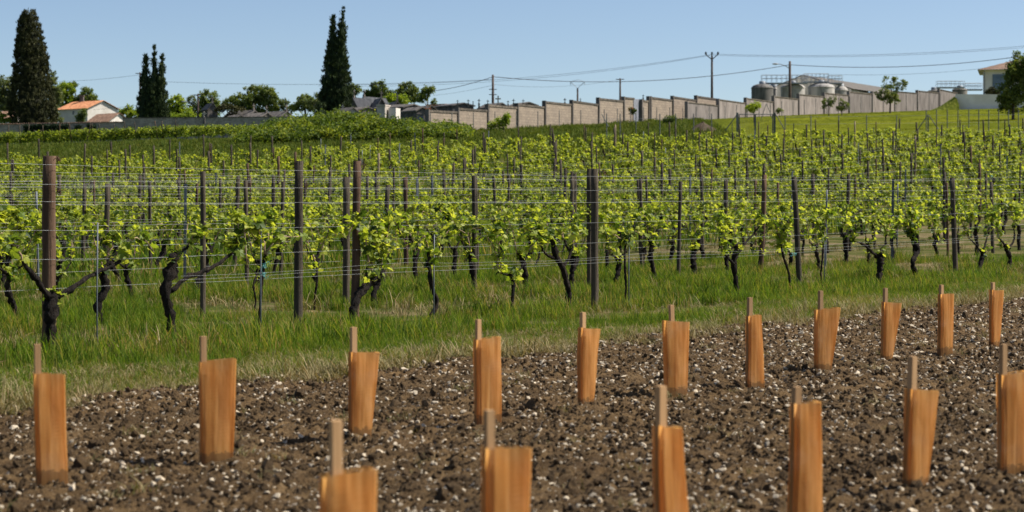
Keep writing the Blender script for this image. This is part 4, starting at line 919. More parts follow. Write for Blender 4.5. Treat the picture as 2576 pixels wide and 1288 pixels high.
def long_wall(name, label, segs, panel_mat, post_mat, shift=0.0, capt=.16):
    root = empty(name, (0, 0, 0)); tag(root, label, 'wall')
    for (x0, y0), (x1, y1) in segs:
        Y0, Y1 = wallY(x0) + shift, wallY(x1) + shift; a, b_ = P(x0, y0, Y0), P(x1, y1, Y1)
        zt = (a.z + b_.z) / 2; za, zb = a.z, b_.z
        g0, g1 = float(ground(a.x, Y0)) - .5, float(ground(b_.x, Y1)) - .5
        wall_seg(a, b_, g0, g1, za - capt, zb - capt, .2).obj('panel', M[panel_mat], root)
        wall_seg(a, b_, za - capt, zb - capt, za, zb, .30).obj('coping', M['cap_dark'], root)
        d = (b_ - a).normalized(); q = a - d * .08; n_ = Vector((d.y, -d.x, 0))
        MB().box((q.x + n_.x * .04, q.y + n_.y * .04, (g0 + za + .04) / 2), (.15, .34, za + .04 - g0), math.atan2(d.y, d.x)).obj('post', M[post_mat], root)
    return root
long_wall('graveyard_wall', 'stepped tan concrete block wall with dark copings round the graveyard', SEG, 'block_wall', 'wall_post')
long_wall('rendered_wall', 'stepped stained grey rendered wall climbing the hill past the tanks', SEG2, 'grey_render', 'grey_render', -3.0, .09)
o = wall_seg(P(*c3(2146, 505), 182), P(*c3(2226, 505), 184), 7, 7, P(*c3(2150, 507), 182).z, P(*c3(2226, 507), 184).z, .1).obj('graveyard_gate', M['granite']); tag(o, 'plain blue grey metal gate in the block wall behind the flowering shrub', 'gate')
def stone_wall(name, label, x0, x1, yt0, yt1, Y0, Y1, mat, cap):
    a, b_ = P(x0, yt0, Y0), P(x1, yt1, Y1); root = empty(name); tag(root, label, 'wall')
    wall_seg(a, b_, float(ground(a.x, Y0)) - 1, float(ground(b_.x, Y1)) - 1, a.z, b_.z, .4).obj('masonry', M[mat], root)
    if cap == 'tiles':
        n = 64; d = (b_ - a) / n
        for i in range(n):                                              # curved coping tiles laid across the wall top
            c = a + d * (i + .5); t_ = MB(); hh = R.uniform(-.02, .02)
            t_.prism([(-.17, -.02, -.02), (.17, -.02, -.02), (.15, .10, .10), (0, .14, .16), (-.15, .10, .10)][0:0] or [(-.16, -.30, 0), (.16, -.30, 0), (.11, -.30, .10), (0, -.30, .14), (-.11, -.30, .10)], (0, .6, 0))
            t_.obj('coping_tile', M['tile_brown'], root, loc=(c.x, c.y, c.z + hh))
    else: wall_seg(a, b_, a.z, b_.z, a.z + .10, b_.z + .10, .5).obj('coping', M['cap_dark'], root)
    return root
stone_wall('stone_wall', 'low old rubble wall with a tiled coping at the far left', -20, 310, 314, 308, 250, 252, 'rubble_wall', 'tiles')
stone_wall('stone_wall', 'higher old rubble wall with flat coping below the middle cypress', 310, 900, 298, 294, 252, 246, 'rubble_wall', 'flat')
def ivy(label, x0, x1, y0, y1, Y, n, seed):
    rng = np.random.default_rng(seed); m = MB(); px = rng.uniform(x0, x1, n); py = rng.uniform(y0, y1, n)
    cc = np.array([P(a, b_, Y) for a, b_ in zip(px, py)]); cc[:, 1] += rng.uniform(-.1, .1, n); cloud(m, cc, .2, 14, .16, rng); tag(m.obj('ivy', M['ivy']), label, 'ivy')
ivy('long dark ivy mat draped over the low stone wall', 60, 172, 314, 333, 249.6, 420, 71)
ivy('narrow ivy patch on the low wall below the small roof', 190, 204, 316, 328, 250.4, 60, 72)
ivy('ivy patch on the low wall near the step up', 220, 240, 314, 328, 250.6, 90, 73)
ivy('tall ivy strip on the higher wall below the street lamp', 464, 486, 298, 326, 250.4, 130, 74)
ivy('thin ivy strip on the higher wall right of the lamp post', 503, 512, 298, 322, 250, 60, 75)

# ------------------------------------------------------------------ houses
def corrugated(a, b_, c, d, pitch, amp):
    """roof sheet a-b (eave) to d-c (ridge) with rows of round tiles running up the slope"""
    a, b_, c, d = map(np.array, (a, b_, c, d)); L = np.linalg.norm(b_ - a); n = max(6, int(L / pitch) * 4); nrm = np.cross(b_ - a, d - a); nrm = nrm / np.linalg.norm(nrm); nrm = nrm * (1 if nrm[2] > 0 else -1)
    u = np.linspace(0, 1, n + 1); k = 9; v = []
    for j in range(k):
        t_ = j / (k - 1)
        for i, x in enumerate(u): v.append((a + (b_ - a) * x) * (1 - t_) + (d + (c - d) * x) * t_ + nrm * (amp * abs(math.sin(x * L / pitch * math.pi)) + .02 * (j % 2)))
    i = np.arange(k - 1)[:, None] * (n + 1); j = np.arange(n)[None]
    return MB().add(v, np.stack([i + j, i + j + 1, i + n + 2 + j, i + n + 1 + j], -1).reshape(-1, 4))
def gable_house(name, label, corner, left, right, eave_y, rise, Y, dl, dr, base_y, wall, roof, over=.3):
    """corner = pixel x of the near corner; left wall runs to `left`, the gable to `right`"""
    C = P(corner, eave_y, Y); L = P(left, eave_y, Y + dl); Rr = P(right, eave_y, Y + dr); ez = C.z; bz = P(corner, base_y, Y).z - .6
    root = empty(name, (C.x, C.y, bz)); tag(root, label, 'house'); o0 = np.array([C.x, C.y, bz])
    c, l, r = (np.array([q.x, q.y, 0]) - [o0[0], o0[1], 0] for q in (C, L, Rr)); h = np.array([0, 0, ez - bz]); up = np.array([0, 0, rise]); f = l + r
    m = MB().prism([c, r, r + h, (c + r) / 2 + h + up, c + h], l); m.obj('wall', M[wall], root)
    du = r / np.linalg.norm(r) * over; dl_ = l / np.linalg.norm(l) * over; e = .06
    slope = np.array([0, 0, rise]) / (np.linalg.norm(r) / 2) * over
    a = c + h - du - slope - dl_ + [0, 0, e]; b_ = l + h - du - slope + dl_ + [0, 0, e]; rc = (c + r) / 2 + h + up - dl_ + [0, 0, e]; rl = l + r / 2 + h + up + dl_ + [0, 0, e]
    rf = corrugated(a, b_, rl, rc, .24, .06).obj('roof', M[roof], root, True)
    a2 = r + h + du - slope - dl_ + [0, 0, e]; b2 = f + h + du - slope + dl_ + [0, 0, e]; corrugated(a2, b2, rl, rc, .24, .06).obj('roof', M[roof], root, True)
    return root, c, l, r, h, rf
hs, c, l, r, h, rf = gable_house('house', 'white gabled house with an orange tiled roof left of the middle cypress', 220, 148, 296, 272, 1.15, 300, 4.6, 3.8, 309, 'white_render', 'tile_orange')
u = l / np.linalg.norm(l); nL = np.array([-u[1], u[0], 0]) * (1 if (-u[1] * 0 + u[0]) < 0 else -1); nL = nL if nL[1] < 0 else -nL
def panel_on(root, name, mat, base, uvec, nvec, s, z, w_, hh, dep=.06):
    a = base + uvec * s + np.array([0, 0, z]) + nvec * .01; return MB().prism([a, a + uvec * w_, a + uvec * w_ + [0, 0, hh], a + [0, 0, hh]], nvec * dep).obj(name, M[mat], root)
Ll = np.linalg.norm(l)
panel_on(hs, 'window', 'glass_dark', c, u, nL, Ll * .46, h[2] - .85, .35, .55)
panel_on(hs, 'window', 'glass_dark', c, u, nL, Ll * .12, h[2] - 2.3, 1.2, 1.05)
panel_on(hs, 'shutter', 'shutter_grey', c, u, nL, Ll * .12 + 1.25, h[2] - 2.3, .5, 1.05)
m = MB().box((0, 0, .25), (.55, .55, 1.1)); m.box((0, 0, .85), (.7, .7, .14)); ch = m.obj('chimney', M['tomb'], rf); ch.location = tuple((l * .72 + r * .5 + h + np.array([0, 0, 1.25])))
gable_house('shed', 'low white outbuilding with a brown tiled roof before the white house', 274, 222, 324, 304, 1.1, 285, 4.0, 3.0, 312, 'white_render', 'tile_brown')[0]['category'] = 'shed'
gable_house('house', 'dark brown roofed house half hidden at the left edge', 30, -60, 60, 297, 1.0, 285, 3.0, 4.0, 312, 'white_render', 'tile_brown')

def villa():
    Y = 214; zb = P(2473, 250, Y).z; ze = P(2473, 177, Y).z; zr = P(2500, 149, Y).z; x0 = P(2473, 0, Y).x; x1 = x0 + 11; dp = 8
    root = empty('villa', (x0, Y, zb), -.25); tag(root, 'pale rendered house with a hipped tile roof and blue shutters at the right', 'house')
    wl = MB().box((5.5, dp / 2, (ze - zb) / 2), (11, dp, ze - zb)); wl.obj('wall', M['white_render'], root)
    h = ze - zb; ov = .55; rz_ = zr - zb; rx = 3.0
    A, B, Cc, Dd = (-ov, -ov, h), (11 + ov, -ov, h), (11 + ov, dp + ov, h), (-ov, dp + ov, h); r0, r1 = (rx, dp / 2, rz_), (11 - rx, dp / 2, rz_)
    corrugated(A, B, r1, r0, .30, .08).obj('roof', M['tile_villa'], root, True); corrugated(Dd, A, r0, (rx, dp / 2 - .01, rz_), .30, .07).obj('roof', M['tile_villa'], root, True)
    corrugated(Cc, Dd, r0, r1, .30, .08).obj('roof', M['tile_villa'], root, True)
    MB().prism([A, B, Cc, Dd], (0, 0, .05)).obj('eave', M['white_render'], root)
    sx = (P(2496, 0, Y).x - x0)
    for k_, (sx, w_) in enumerate(((P(2496, 0, Y).x - x0, 1.75), (6.6, 1.7))):
        wn = MB().box((sx + w_ / 2, -.02, h - 1.55), (w_, .05, 2.2)).obj('window', M['glass_dark'], root)
        for s_ in (0, 1): MB().box((sx + w_ * (.25 + .5 * s_), -.07, h - 1.55), (w_ * .49, .05, 2.2)).obj('shutter', M['shutter_blue'], wn)
    MB().tube([(.12, -.06, 0), (.12, -.06, h)], .05, 6).obj('downpipe', M['galv'], root)
    a, b_ = P(2404, 237, 200), P(2640, 238, 196)
    g0 = float(ground(a.x, 200)) - .4
    t_ = wall_seg(a, b_, g0, g0, a.z, b_.z, .25).obj('terrace_wall', M['white_render']); tag(t_, 'low white rendered terrace wall below the house at the right', 'wall')
    n = 22; V = []
    for iy in range(n):
        for ix in range(n):
            u, v_ = ix / (n - 1), iy / (n - 1); X = a.x - 2.6 + 2.6 * u; Yy = 198.2 + 5 * v_
            V.append((X, Yy, float(ground(X, Yy)) - .05 + 1.35 * u ** 1.5 * math.sin(math.pi * min(1, v_ * 1.1)) ** .7 + R.uniform(0, .05)))
    ii = np.arange(n - 1)[:, None] * n; jj = np.arange(n - 1)[None]
    gm = MB().add(V, np.stack([ii + jj, ii + jj + 1, ii + n + jj + 1, ii + n + jj], -1).reshape(-1, 4), R.random((n - 1) ** 2)).obj('grass_mound', M['lawn']); tag(gm, 'small grassy mound running up to the end of the white terrace wall', None, None, 'structure')
villa()

# ------------------------------------------------------------------ graveyard
def tomb(label, px, ytop, w_px, eave_px, Y, mat='tomb', depth=3.0, rz=.5, cross=True, roof='tomb', slab=False):
    """gabled stone chapel tomb; px, ytop = gable apex"""
    k = Y / F; a = P(px, ytop, Y); g = float(ground(a.x, Y)); W = w_px * k; he = a.z - eave_px * k - g; rise = eave_px * k
    root = empty('tomb', (a.x, Y, g), rz); tag(root, label, 'tomb', 'stone tombs of the graveyard')
    MB().prism([(-W / 2, 0, -.8), (W / 2, 0, -.8), (W / 2, 0, he), (0, 0, he + rise), (-W / 2, 0, he)], (0, depth, 0)).obj('body', M[mat], root)
    e = .14; t_ = .12
    for s_ in (-1, 1): MB().prism([(0, -e, he + rise + .05), (s_ * (W / 2 + e), -e, he - e * rise / W * 2 + .05), (s_ * (W / 2 + e), -e, he - e * rise / W * 2 + .05 + t_), (0, -e, he + rise + .05 + t_)], (0, depth + 2 * e, 0)).obj('roof', M[roof], root)
    MB().box((0, -.03, he * .42), (W * .38, .1, he * .8)).obj('door', M['tomb_dark'], root)
    if cross:
        zc = he + rise + .15; m = MB().box((0, .15, zc + .1), (.24, .24, .3)); m.box((0, .15, zc + .5), (.11, .11, .75)); m.box((0, .15, zc + .6), (.42, .10, .11)); m.obj('cross', M['tomb'], root)
    return root
tomb('grey gabled tomb on the left of the domed tree', 705 - 170, 262, 26, 14, 262, roof='slate', rz=.4)
tomb('wide low gabled tomb with pale front above the left wall', 672, 286, 44, 12, 255, 'tomb', 4.0, .75)
tomb('low tomb with long stone roof behind the wide pale one', 640, 280, 40, 14, 262, 'tomb', 4.5, .9)
tomb('small gabled tomb left of the clipped cypress', 722, 282, 38, 14, 258, 'tomb', 4.0, .7)
tomb('half hidden low tomb beside the dark cedar', 605, 292, 34, 8, 256, 'tomb_pale', 3.0, .6, False)
tomb('steep gothic chapel tomb with slate roof right of the twin cypresses', 914, 246, 26, 24, 245, 'tomb_pale', 5.0, -.5, True, 'slate')
tomb('steep pointed tomb just right of the twin cypress trunks', 888, 248, 30, 26, 240, 'tomb', 4.0, -.45, True, 'slate')
tomb('low broad tomb with pale double gable behind the thicket', 888, 273, 40, 14, 215, 'tomb_pale', 3.5, .5, False)
tomb('dark stone tomb with long flat roof over the thicket', 925, 272, 60, 8, 222, 'tomb', 4.0, .6, False)
tomb('pointed narrow tomb with spire in front of the yellow green tree', 960, 250, 24, 20, 240, 'tomb', 3.5, .3)
tomb('slate roofed tomb left of the pointed narrow one', 935, 257, 34, 14, 248, 'tomb_dark', 4.0, .5, False, 'slate')
tomb('small pointed tomb between the pale vault and the tree line', 1000, 258, 22, 12, 235, 'tomb', 3.0, .3)
tomb('long dark roofed tomb behind the block wall corner', 1040, 265, 70, 8, 215, 'tomb_dark', 4.5, .8, False)
tomb('gabled tomb peeping over the first wall panels', 1085, 268, 26, 10, 200, 'tomb', 3.0, .4, False)
tomb('low grey tomb left of the orange tiled roof', 1062, 272, 30, 8, 190, 'tomb', 3.0, .5, False)
tomb('dark low vault behind the second wall panel', 1165, 262, 60, 6, 205, 'tomb_dark', 4.0, .5, False, 'tomb_dark')
tomb('gabled tomb below the big pale cross', 1262, 262, 40, 10, 205, 'tomb', 3.5, .5, False)
tomb('low grey roofed tomb beside the big pale cross', 1330, 260, 46, 7, 205, 'tomb', 3.5, .4, False)
o = wall_seg(P(1095, 262, 225), P(1160, 266, 228), 8, 8, P(1095, 262, 225).z, P(1160, 265, 228).z, 3).obj('tiled_roof', M['tile_orange']); tag(o, 'low orange tiled roof showing over the block wall', 'roof')
def vault():
    Y = 205; a = P(952, 274, Y); k = Y / F; root = empty('white_vault', (a.x, Y, float(ground(a.x, Y)))); tag(root, 'square white modern vault among the grey tombs', 'tomb')
    H = P(0, 266, Y).z - root.location.z; w_ = 22 * k
    m = MB().box((w_ * .5, .8, H / 2), (w_, 1.6, H), -.25); m.obj('body', M['tomb_pale'], root); MB().box((w_ * .5, .8, H + .06), (w_ * 1.1, 1.8, .12), -.25).obj('slab', M['tomb_pale'], root)
    s_ = MB().box((w_ * 1.75, 1.1, H / 2 - .1), (w_ * .9, 1.5, H - .2), -.25).obj('side_block', M['white_render'], root)
    for px, w2, yt, lab in ((1058, 16, 290, 'polished grey granite stele in a stone frame beyond the thicket'), (1090 - 5, 18, 292, 'plain blue grey granite tombstone with bouquets beside the wall corner')):
        b_ = P(px, yt, 172); g = float(ground(b_.x, 172)); r_ = empty('tombstone', (b_.x, 172, g)); tag(r_, lab, 'tombstone'); kk = 172 / F
        MB().box((0, 0, (b_.z - g) / 2), (w2 * kk, .2, b_.z - g)).obj('slab', M['granite'], r_); MB().box((0, 0, b_.z - g + .05), (w2 * kk * 1.15, .32, .1)).obj('cap', M['tomb'], r_)
    rng = np.random.default_rng(9); m = MB(); b_ = P(1078, 284, 171); cloud(m, [np.array(b_) + rng.normal(0, .25, 3) for _ in range(14)], .12, 16, .1, rng); tag(m.obj('flower_bouquet', M['flower_bush']), 'bright bouquet of flowers on the granite tombstone', 'flowers')
vault()
def cross(label, px, ytop, ybase, Y, mat='tomb', arm=.36):
    a = P(px, ytop, Y); b_ = P(px, ybase, Y); H = a.z - b_.z; t_ = H * .13; root = empty('stone_cross', (b_.x, Y, b_.z)); tag(root, label, 'cross', 'stone crosses of the graveyard')
    m = MB().box((0, 0, H * .5 - .6), (t_, t_, H + 1.2)); m.box((0, 0, H * .70), (H * arm * 1.6, t_ * .9, t_)); m.obj('cross_body', M[mat], root); MB().box((0, 0, .06 - .3), (t_ * 2.6, t_ * 2.4, .7)).obj('plinth', M['tomb'], root); return root
cross('big pale crucifix beside the power pole', 1253, 241, 266, 200, 'tomb_pale')
for px, yt, yb, lab in ((1178, 250, 262, 'small stone cross above the second wall panel'), (1151, 251, 262, 'slim finial cross left of the orange roof end'), (1190, 254, 263, 'tiny cross between two larger ones over the wall'), (1205, 249, 262, 'bulky finial cross right of the tiny cross'), (1227, 251, 263, 'dark finial cross left of the power pole'), (1288 - 10, 253, 264, 'finial cross right of the big pale crucifix'),
                        (1292, 249, 262, 'taller finial cross over the fourth wall panel'), (1316, 250, 262, 'lone finial cross over the end of the fourth panel'), (1421, 247, 260, 'knobbed finial cross above the fifth wall panel'), (1460, 247, 256, 'small cross behind the sixth wall panel'), (1618, 238, 248, 'tiny cross right of the wall gate'), (862, 263, 279, 'pale stone cross at the foot of the twin cypresses'), (879, 271, 284, 'white small cross on the thicket edge'), (498 + 15, 280, 298, 'slim cross in front of the dark round tree')):
    cross(lab, px, yt, yb, 222 if px < 1000 else 195, 'tomb' if px > 880 else 'tomb_pale')

# ------------------------------------------------------------------ tanks and winery shed
def tank(label, x0, x1, ysh, ytop, Y, mat):
    k = Y / F; c = P((x0 + x1) / 2, ysh, Y); r = (x1 - x0) / 2 * k; g = float(ground(c.x, Y)); H = c.z - g; dome = (ysh - ytop) * k
    root = empty('storage_tank', (c.x, Y, g)); tag(root, label, 'tank', 'domed wine tanks')
    MB().lathe((0, 0, 0), [(r, -.5), (r, H * .5), (r, H)], 28).obj('shell', M[mat], root, True)
    MB().lathe((0, 0, H), [(r, 0), (r * .97, dome * .25), (r * .82, dome * .6), (r * .5, dome * .9), (.32, dome), (.3, dome + .02)], 28).obj('dome', M[mat], root, True)
    MB().lathe((0, 0, H + dome), [(.42, -.05), (.42, .28), (.30, .36), (.01, .38)], 14).obj('hatch', M['galv'], root, True); MB().lathe((0, 0, H - .1), [(r + .005, 0), (r + .05, .02), (r + .05, .12), (r + .005, .14)], 28).obj('rim', M[mat], root)
tank('dark stained domed tank, leftmost of the four', c4(1160, 0)[0], c4(1412, 0)[0], c4(0, 578)[1], c4(0, 530)[1], 268, 'tank_dark')
tank('grey domed tank directly behind the lamp pole', c4(1498, 0)[0], c4(1772, 0)[0], c4(0, 575)[1], c4(0, 525)[1], 270, 'tank')
tank('widest domed tank right of the lamp pole', c4(1812, 0)[0], c4(2112, 0)[0], c4(0, 572)[1], c4(0, 520)[1], 272, 'tank')
tank('small pointed tank at the right end of the four', c4(2108, 0)[0], c4(2262, 0)[0], c4(0, 605)[1], c4(0, 556)[1], 276, 'tank')
tank('pale tank part hidden between the first two', c4(1380, 0)[0], c4(1452, 0)[0], c4(0, 585)[1], c4(0, 560)[1], 274, 'tank')
def platform(label, x0, x1, yd, yr, Y, n, deck=True):
    a, b_ = P(x0, yd, Y), P(x1, yd, Y); H = P(x0, yr, Y).z - a.z; root = empty('walkway', (a.x, Y, a.z)); tag(root, label, 'walkway', 'steel tank walkways'); L = b_.x - a.x
    if deck: MB().box((L / 2, .5, -.1), (L, 1.0, .18)).obj('deck', M['galv'], root)
    for yy in (0, 1.0):
        for i in range(n + 1): MB().tube([(L * i / n, yy, 0), (L * i / n, yy, H)], .025, 4).obj('baluster', M['galv'], root)
        for z in (H, H * .55): MB().tube([(0, yy, z), (L, yy, z)], .025, 4).obj('rail', M['galv'], root)
platform('long steel walkway with railings over the first tanks', c4(1282, 0)[0], c4(1800, 0)[0], c4(0, 515)[1], c4(0, 428)[1], 268, 9)
platform('raised railed steel walkway over the widest tank', c4(1765, 0)[0], c4(2045, 0)[0], c4(0, 500)[1], c4(0, 412)[1], 271, 6)
platform('short railed walkway above the small right tank', c4(2050, 0)[0], c4(2204, 0)[0], c4(0, 515)[1], c4(0, 434)[1], 275, 4)
platform('railed steel walkway at the far right above the grey wall', c5(1300, 0)[0], c5(1612, 0)[0], c5(0, 565)[1], c5(0, 498)[1], 282, 6)
platform('smaller railed walkway beside the villa', c5(1620, 0)[0], c5(1815, 0)[0], c5(0, 590)[1], c5(0, 522)[1], 288, 5)
tank('low dark tank under the far right walkway', c5(1190, 0)[0], c5(1330, 0)[0], c5(0, 615)[1], c5(0, 598)[1], 284, 'tank_dark')
tank('wide flat tank at the far right below the small walkway', c5(1470, 0)[0], c5(1640, 0)[0], c5(0, 600)[1], c5(0, 578)[1], 286, 'tank_dark')
def shed():
    A = P(*c4(1745, 428), 292); B = P(*c5(640, 568), 345); L = P(*c4(1420, 560), 290); Rr = P(*c4(2300, 580), 296); g = 13.0
    root = empty('winery_shed', (A.x, A.y, g)); tag(root, 'long grey winery shed with a low pitched roof behind the tanks', 'building'); o_ = np.array([A.x, A.y, g]); a, b_, l, r = (np.array(q) - o_ for q in (A, B, L, Rr)); d = b_ - a
    d[2] = d[2]
    MB().prism([(l[0], l[1], -1), (r[0], r[1], -1), r - [0, 0, .1], a - [0, 0, .1], l - [0, 0, .1]], d * [1, 1, 0]).obj('wall', M['tank'], root)
    for e in (l, r):
        v = (e - a) * .08; corrugated(e + v, e + v + d, a + d, a, .5, .05).obj('roof', M['fibre_roof'], root, True)
shed()

# ------------------------------------------------------------------ poles and cables
def pole(label, px, yt, Y, r=.14, heads=None, lamp=False):
    a = P(px, yt, Y); g = float(ground(a.x, Y)); root = empty('utility_pole', (a.x, Y, g)); tag(root, label, 'utility pole', 'power poles'); H = a.z - g
    MB().tube([(0, 0, -.5), (0, 0, H * .5), (0, 0, H)], [r * 1.2, r, r * .8], 8).obj('pole', M['pole_wood'], root, True)
    if heads == 'Y':
        m = MB(); 
        for s_ in (-1, 0, 1): m.tube([(0, 0, H - .5), (s_ * .75, 0, H + .15)], .06, 5)
        m.obj('crossarm', M['pole_wood'], root)
        for s_ in (-1, 0, 1): MB().lathe((s_ * .75, 0, H + .12), [(.05, 0), (.16, .08), (.10, .16), (.15, .24), (.04, .36)], 8).obj('insulator', M['glass_dark'], root)
    if heads == 'V':
        MB().tube([(-1.1, 0, H + 1.0), (0, 0, H), (1.1, 0, H + 1.0)], .05, 5).obj('crossarm', M['galv'], root)
        MB().tube(sweep([(-1.1, 0, H + 1.0), (0, 0, H + 1.4), (1.1, 0, H + 1.0)], 9), .035, 5).obj('bow', M['galv'], root)
        for s_ in (-1.1, 1.1): MB().tube([(s_, 0, H + 1.0), (s_, 0, H + .5)], .05, 5).obj('insulator', M['galv'], root)
    if heads == 'T': MB().box((0, 0, H - .15), (1.2, .12, .1)).obj('crossarm', M['pole_wood'], root)
    if heads == 'B':
        for z in (1.7, 2.3): MB().box((0, 0, H - z), (.9, .1, .09)).obj('bracket', M['galv'], root)
    if lamp:
        ar = MB().tube(sweep([(0, 0, H - lamp), (-.7, 0, H - lamp + .45), (-1.5, 0, H - lamp + .6)], 7), .045, 5).obj('lamp_arm', M['galv'], root)
        v, f = ICO2; MB().add(v * [.38, .16, .12] + [-1.75, 0, H - lamp + .58], f).obj('lamp_head', M['galv'], ar)
pole('dark wooden pole with side brackets beside the big pale cross', 1240, 188, 235, .15, 'B')
pole('thin distant pole with a bowed metal head', 1453, 222, 320, .16, 'V')
pole('short distant pole behind the stepped wall', 1560, 197, 300, .15, 'T')
pole('tallest brown pole with three insulators on a forked head', 1791, 140, 250, .15, 'Y')
pole('dark pole with a street lamp arm in front of the tanks', 1987, 154, 245, .17, None, .9)
pole('slim pole with a street lamp arm behind the left stone wall', 498, 236, 262, .13, 'T', 1.6)
pole('pole top with a slanted crossarm behind the middle cypress', 352, 182, 275, .12, 'T')
def cable(label, pts, r=.022, name='power_cable'):
    q = [P(x, y, Y) for x, y, Y in pts]; o = MB().tube(sweep([tuple(v) for v in q], 40), r, 4, cap=False).obj(name, M['cable'], None, True); tag(o, label, 'cable', 'overhead cables')
def span(label, x0, y0, Y0, x1, y1, Y1, sag, r=.022):
    t_ = np.linspace(0, 1, 13); cable(label, [(x0 + (x1 - x0) * a, y0 + (y1 - y0) * a + 4 * sag * a * (1 - a), Y0 + (Y1 - Y0) * a) for a in t_], r)
span('thick cable from the tree line up to the pole by the cross', 1060, 232, 300, 1240, 193, 235, 6, .035)
span('thick sagging cable between the pole by the cross and the lamp pole', 1240, 193, 235, 1987, 163, 245, 26, .035)
span('thick cable from the lamp pole towards the tree at the right edge', 1987, 163, 245, 2620, 134, 230, 18, .035)
span('thin high cable from the pole by the cross to the forked head pole', 800, 213, 300, 1791, 137, 250, 22, .018)
span('second thin high cable just under the first one', 800, 216, 300, 1789, 139, 250, 24, .016)
span('thin cable from the forked head pole to the right edge', 1791, 136, 250, 2640, 110, 240, 14, .018)
span('parallel thin cable under the topmost one at the right', 1793, 139, 250, 2640, 114, 240, 14, .016)
span('thin distant cable passing behind the twin cypresses', 400, 205, 320, 1240, 200, 235, 10, .02)
span('faint cable from the middle cypress towards the left cypress', 60, 205, 320, 352, 188, 275, 6, .018)
span('low thin cable from the bracket pole to the short pole', 1240, 212, 235, 1560, 200, 300, 12, .014)
span('low service cable from the bracket pole to the trees', 1090, 240, 280, 1240, 214, 235, 3, .014)
span('faint low cable behind the lawn tree to the villa', 2060, 186, 270, 2475, 172, 216, 8, .014)
span('service cable crossing the white house gable', 235, 276, 280, 500, 240, 262, 4, .014)

# ------------------------------------------------------------------ fences and gate on the lawn
def fence_post(px, yt, Y, label, group, r=.035, name='fence_post'):
    a = P(px, yt, Y); g = float(ground(a.x, Y)); h = max(.8, a.z - g); o = MB().tube([(0, 0, -.2), (0, 0, h)], r, 6).obj(name, M['fence_steel'], None, False, (a.x, Y, g)); tag(o, label, 'fence post', group); return o, h
xs = np.r_[np.arange(1083, 1500, 54), np.arange(1520, 1800, 33), np.arange(1824, 2380, 28.5)]
G1 = 'slim fence posts before the walls'
for x in xs:
    Yf = wallY(x) - 6 - (3 if x > 1700 else 0); yt = np.interp(x, [1083, 1300, 1500, 1600, 1700, 1824, 2060, 2300, 2400], [284, 280, 276, 270, 270, 266, 248, 236, 235])
    fence_post(x, yt, Yf, f'slim dark fence post close before the walls, {nth(int(np.searchsorted(xs, x)))} from the left', G1, .03)
G2 = 'steel posts of the lawn fence'
for i, x in enumerate((2330, 2356, 2383, 2410, 2437, 2462, 2487, 2512, 2537, 2562)): fence_post(x, 276, 124, f'{nth(i)} slim grey post from the left in the close set fence below the villa', G2, .03)
for i, x in enumerate((1975, 2040, 2110, 2180, 2256)): fence_post(x, 290, 126, f'{nth(i)} slim grey post of the wide spaced lawn fence right of the gate', 'posts of the lawn fence right of the gate', .03)
for i, x in enumerate((1526, 1560, 1600, 1660, 1700, 1745, 1790)): fence_post(x, 286, 128, f'{nth(i)} slim grey post from the left in the fence left of the gate', 'posts of the fence left of the gate', .03)
def brace(label, x0, y0, x1, y1, Y):
    a, b_ = P(x0, y0, Y), P(x1, y1, Y); o = MB().tube([(0, 0, 0), tuple(b_ - a)], .03, 5).obj('fence_brace', M['fence_steel'], None, False, tuple(a)); tag(o, label, 'brace', 'slanted fence braces')
brace('slanted brace left of the steel gate', *c4(990, 890), *c4(862, 1065), 128)
brace('slanted brace right of the steel gate', *c4(1440, 880), *c4(1550, 1070), 128)
brace('left brace of the fence corner on the lawn', *c5(1188, 888), *c5(1070, 1060), 125)
brace('right brace of the fence corner on the lawn', *c5(1205, 900), *c5(1310, 1050), 125)
brace('brace of the fence below the block wall', *c3(1820, 660), *c3(1890, 790), 130)
brace('left leg of the slim braced post behind the gate', *c4(1330, 760), *c4(1270, 940), 178)
brace('right leg of the slim braced post behind the gate', *c4(1335, 760), *c4(1400, 930), 178)
fence_post(c5(1192, 0)[0], c5(0, 882)[1], 125, 'braced corner post of the lawn fence', 'corner posts', .04)
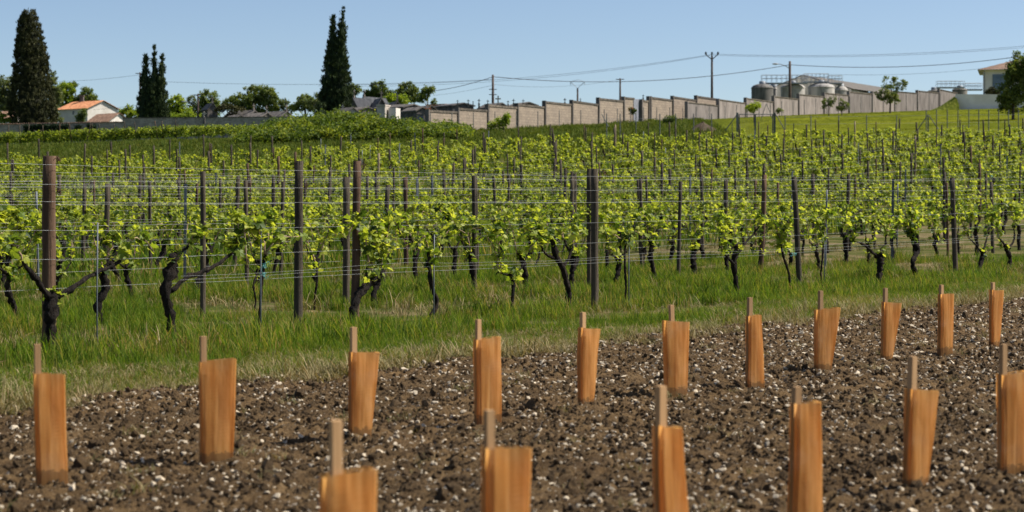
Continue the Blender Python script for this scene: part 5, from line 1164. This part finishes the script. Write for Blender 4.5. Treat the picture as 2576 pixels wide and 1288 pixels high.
def gate():
    Y = 128; a = P(c4(1000, 0)[0], c4(0, 870)[1], Y); b_ = P(c4(1425, 0)[0], c4(0, 870)[1], Y); g = float(ground(a.x, Y)); root = empty('field_gate', (a.x, Y, g)); tag(root, 'grey steel double gate in the lawn fence behind the vines', 'gate'); L = b_.x - a.x; H = a.z - g
    for x in (0, L): MB().box((x, 0, H / 2), (.13, .13, H + .1)).obj('gate_post', M['fence_steel'], root)
    mid = L * .47
    for x0, x1 in ((.12, mid), (mid + .05, L - .12)):
        lf = MB(); 
        for x in (x0, x1): lf.tube([(x, 0, .1), (x, 0, H - .05)], .035, 5)
        for z in (.1, H - .05): lf.tube([(x0, 0, z), (x1, 0, z)], .03, 5)
        lo = lf.obj('gate_leaf', M['fence_steel'], root)
        n = 9; bars = MB()
        for i in range(1, n): x = x0 + (x1 - x0) * i / n; bars.tube([(x, 0, .1), (x, 0, H - .05)], .006, 4)
        bars.obj('mesh_infill', M['fence_steel'], lo)
    MB().box((mid, -.05, H * .6), (.12, .08, .3)).obj('lock', M['fence_steel'], root)
gate()
def fence_wire(label, x0, x1, Y0, Y1, h):
    xs_ = np.linspace(x0, x1, 30); Y = np.linspace(Y0, Y1, 30); X = (xs_ - CX) / F * Y; o = MB().tube(np.c_[X, Y, ground(X, Y) + h], .006, 4, cap=False).obj('fence_wire', M['wire'], None, True); tag(o, label, 'wire', 'fence wires')
fence_wire('top wire of the lawn fence right of the gate', 1960, 2600, 126, 124, 1.35); fence_wire('middle wire of the lawn fence right of the gate', 1960, 2600, 126, 124, .9)
fence_wire('top wire of the fence left of the gate', 1500, 1850, 128, 128, 1.35)
def heap():
    rng = np.random.default_rng(3); n = 26; a = P(1768, 322, 140); th = np.linspace(0, 6.283, n, endpoint=False); V = []
    for j in range(7):
        t_ = j / 6
        for x in th: r = (1 - t_) * (1 + .25 * rng.uniform(-1, 1)); V.append((1.25 * r * math.cos(x), .9 * r * math.sin(x), .75 * t_ * (1 + .1 * rng.uniform(-1, 1))))
    i = np.arange(6)[:, None] * n; j = np.arange(n)[None]; k = (j + 1) % n
    o = MB().add(V, np.stack([i + j, i + k, i + n + k, i + n + j], -1).reshape(-1, 4)).obj('earth_heap', M['dirt'], None, True, (a.x, 140, float(ground(a.x, 140)) - .05)); tag(o, 'brown heap of bare earth on the bank left of the gate', 'earth heap')
heap()
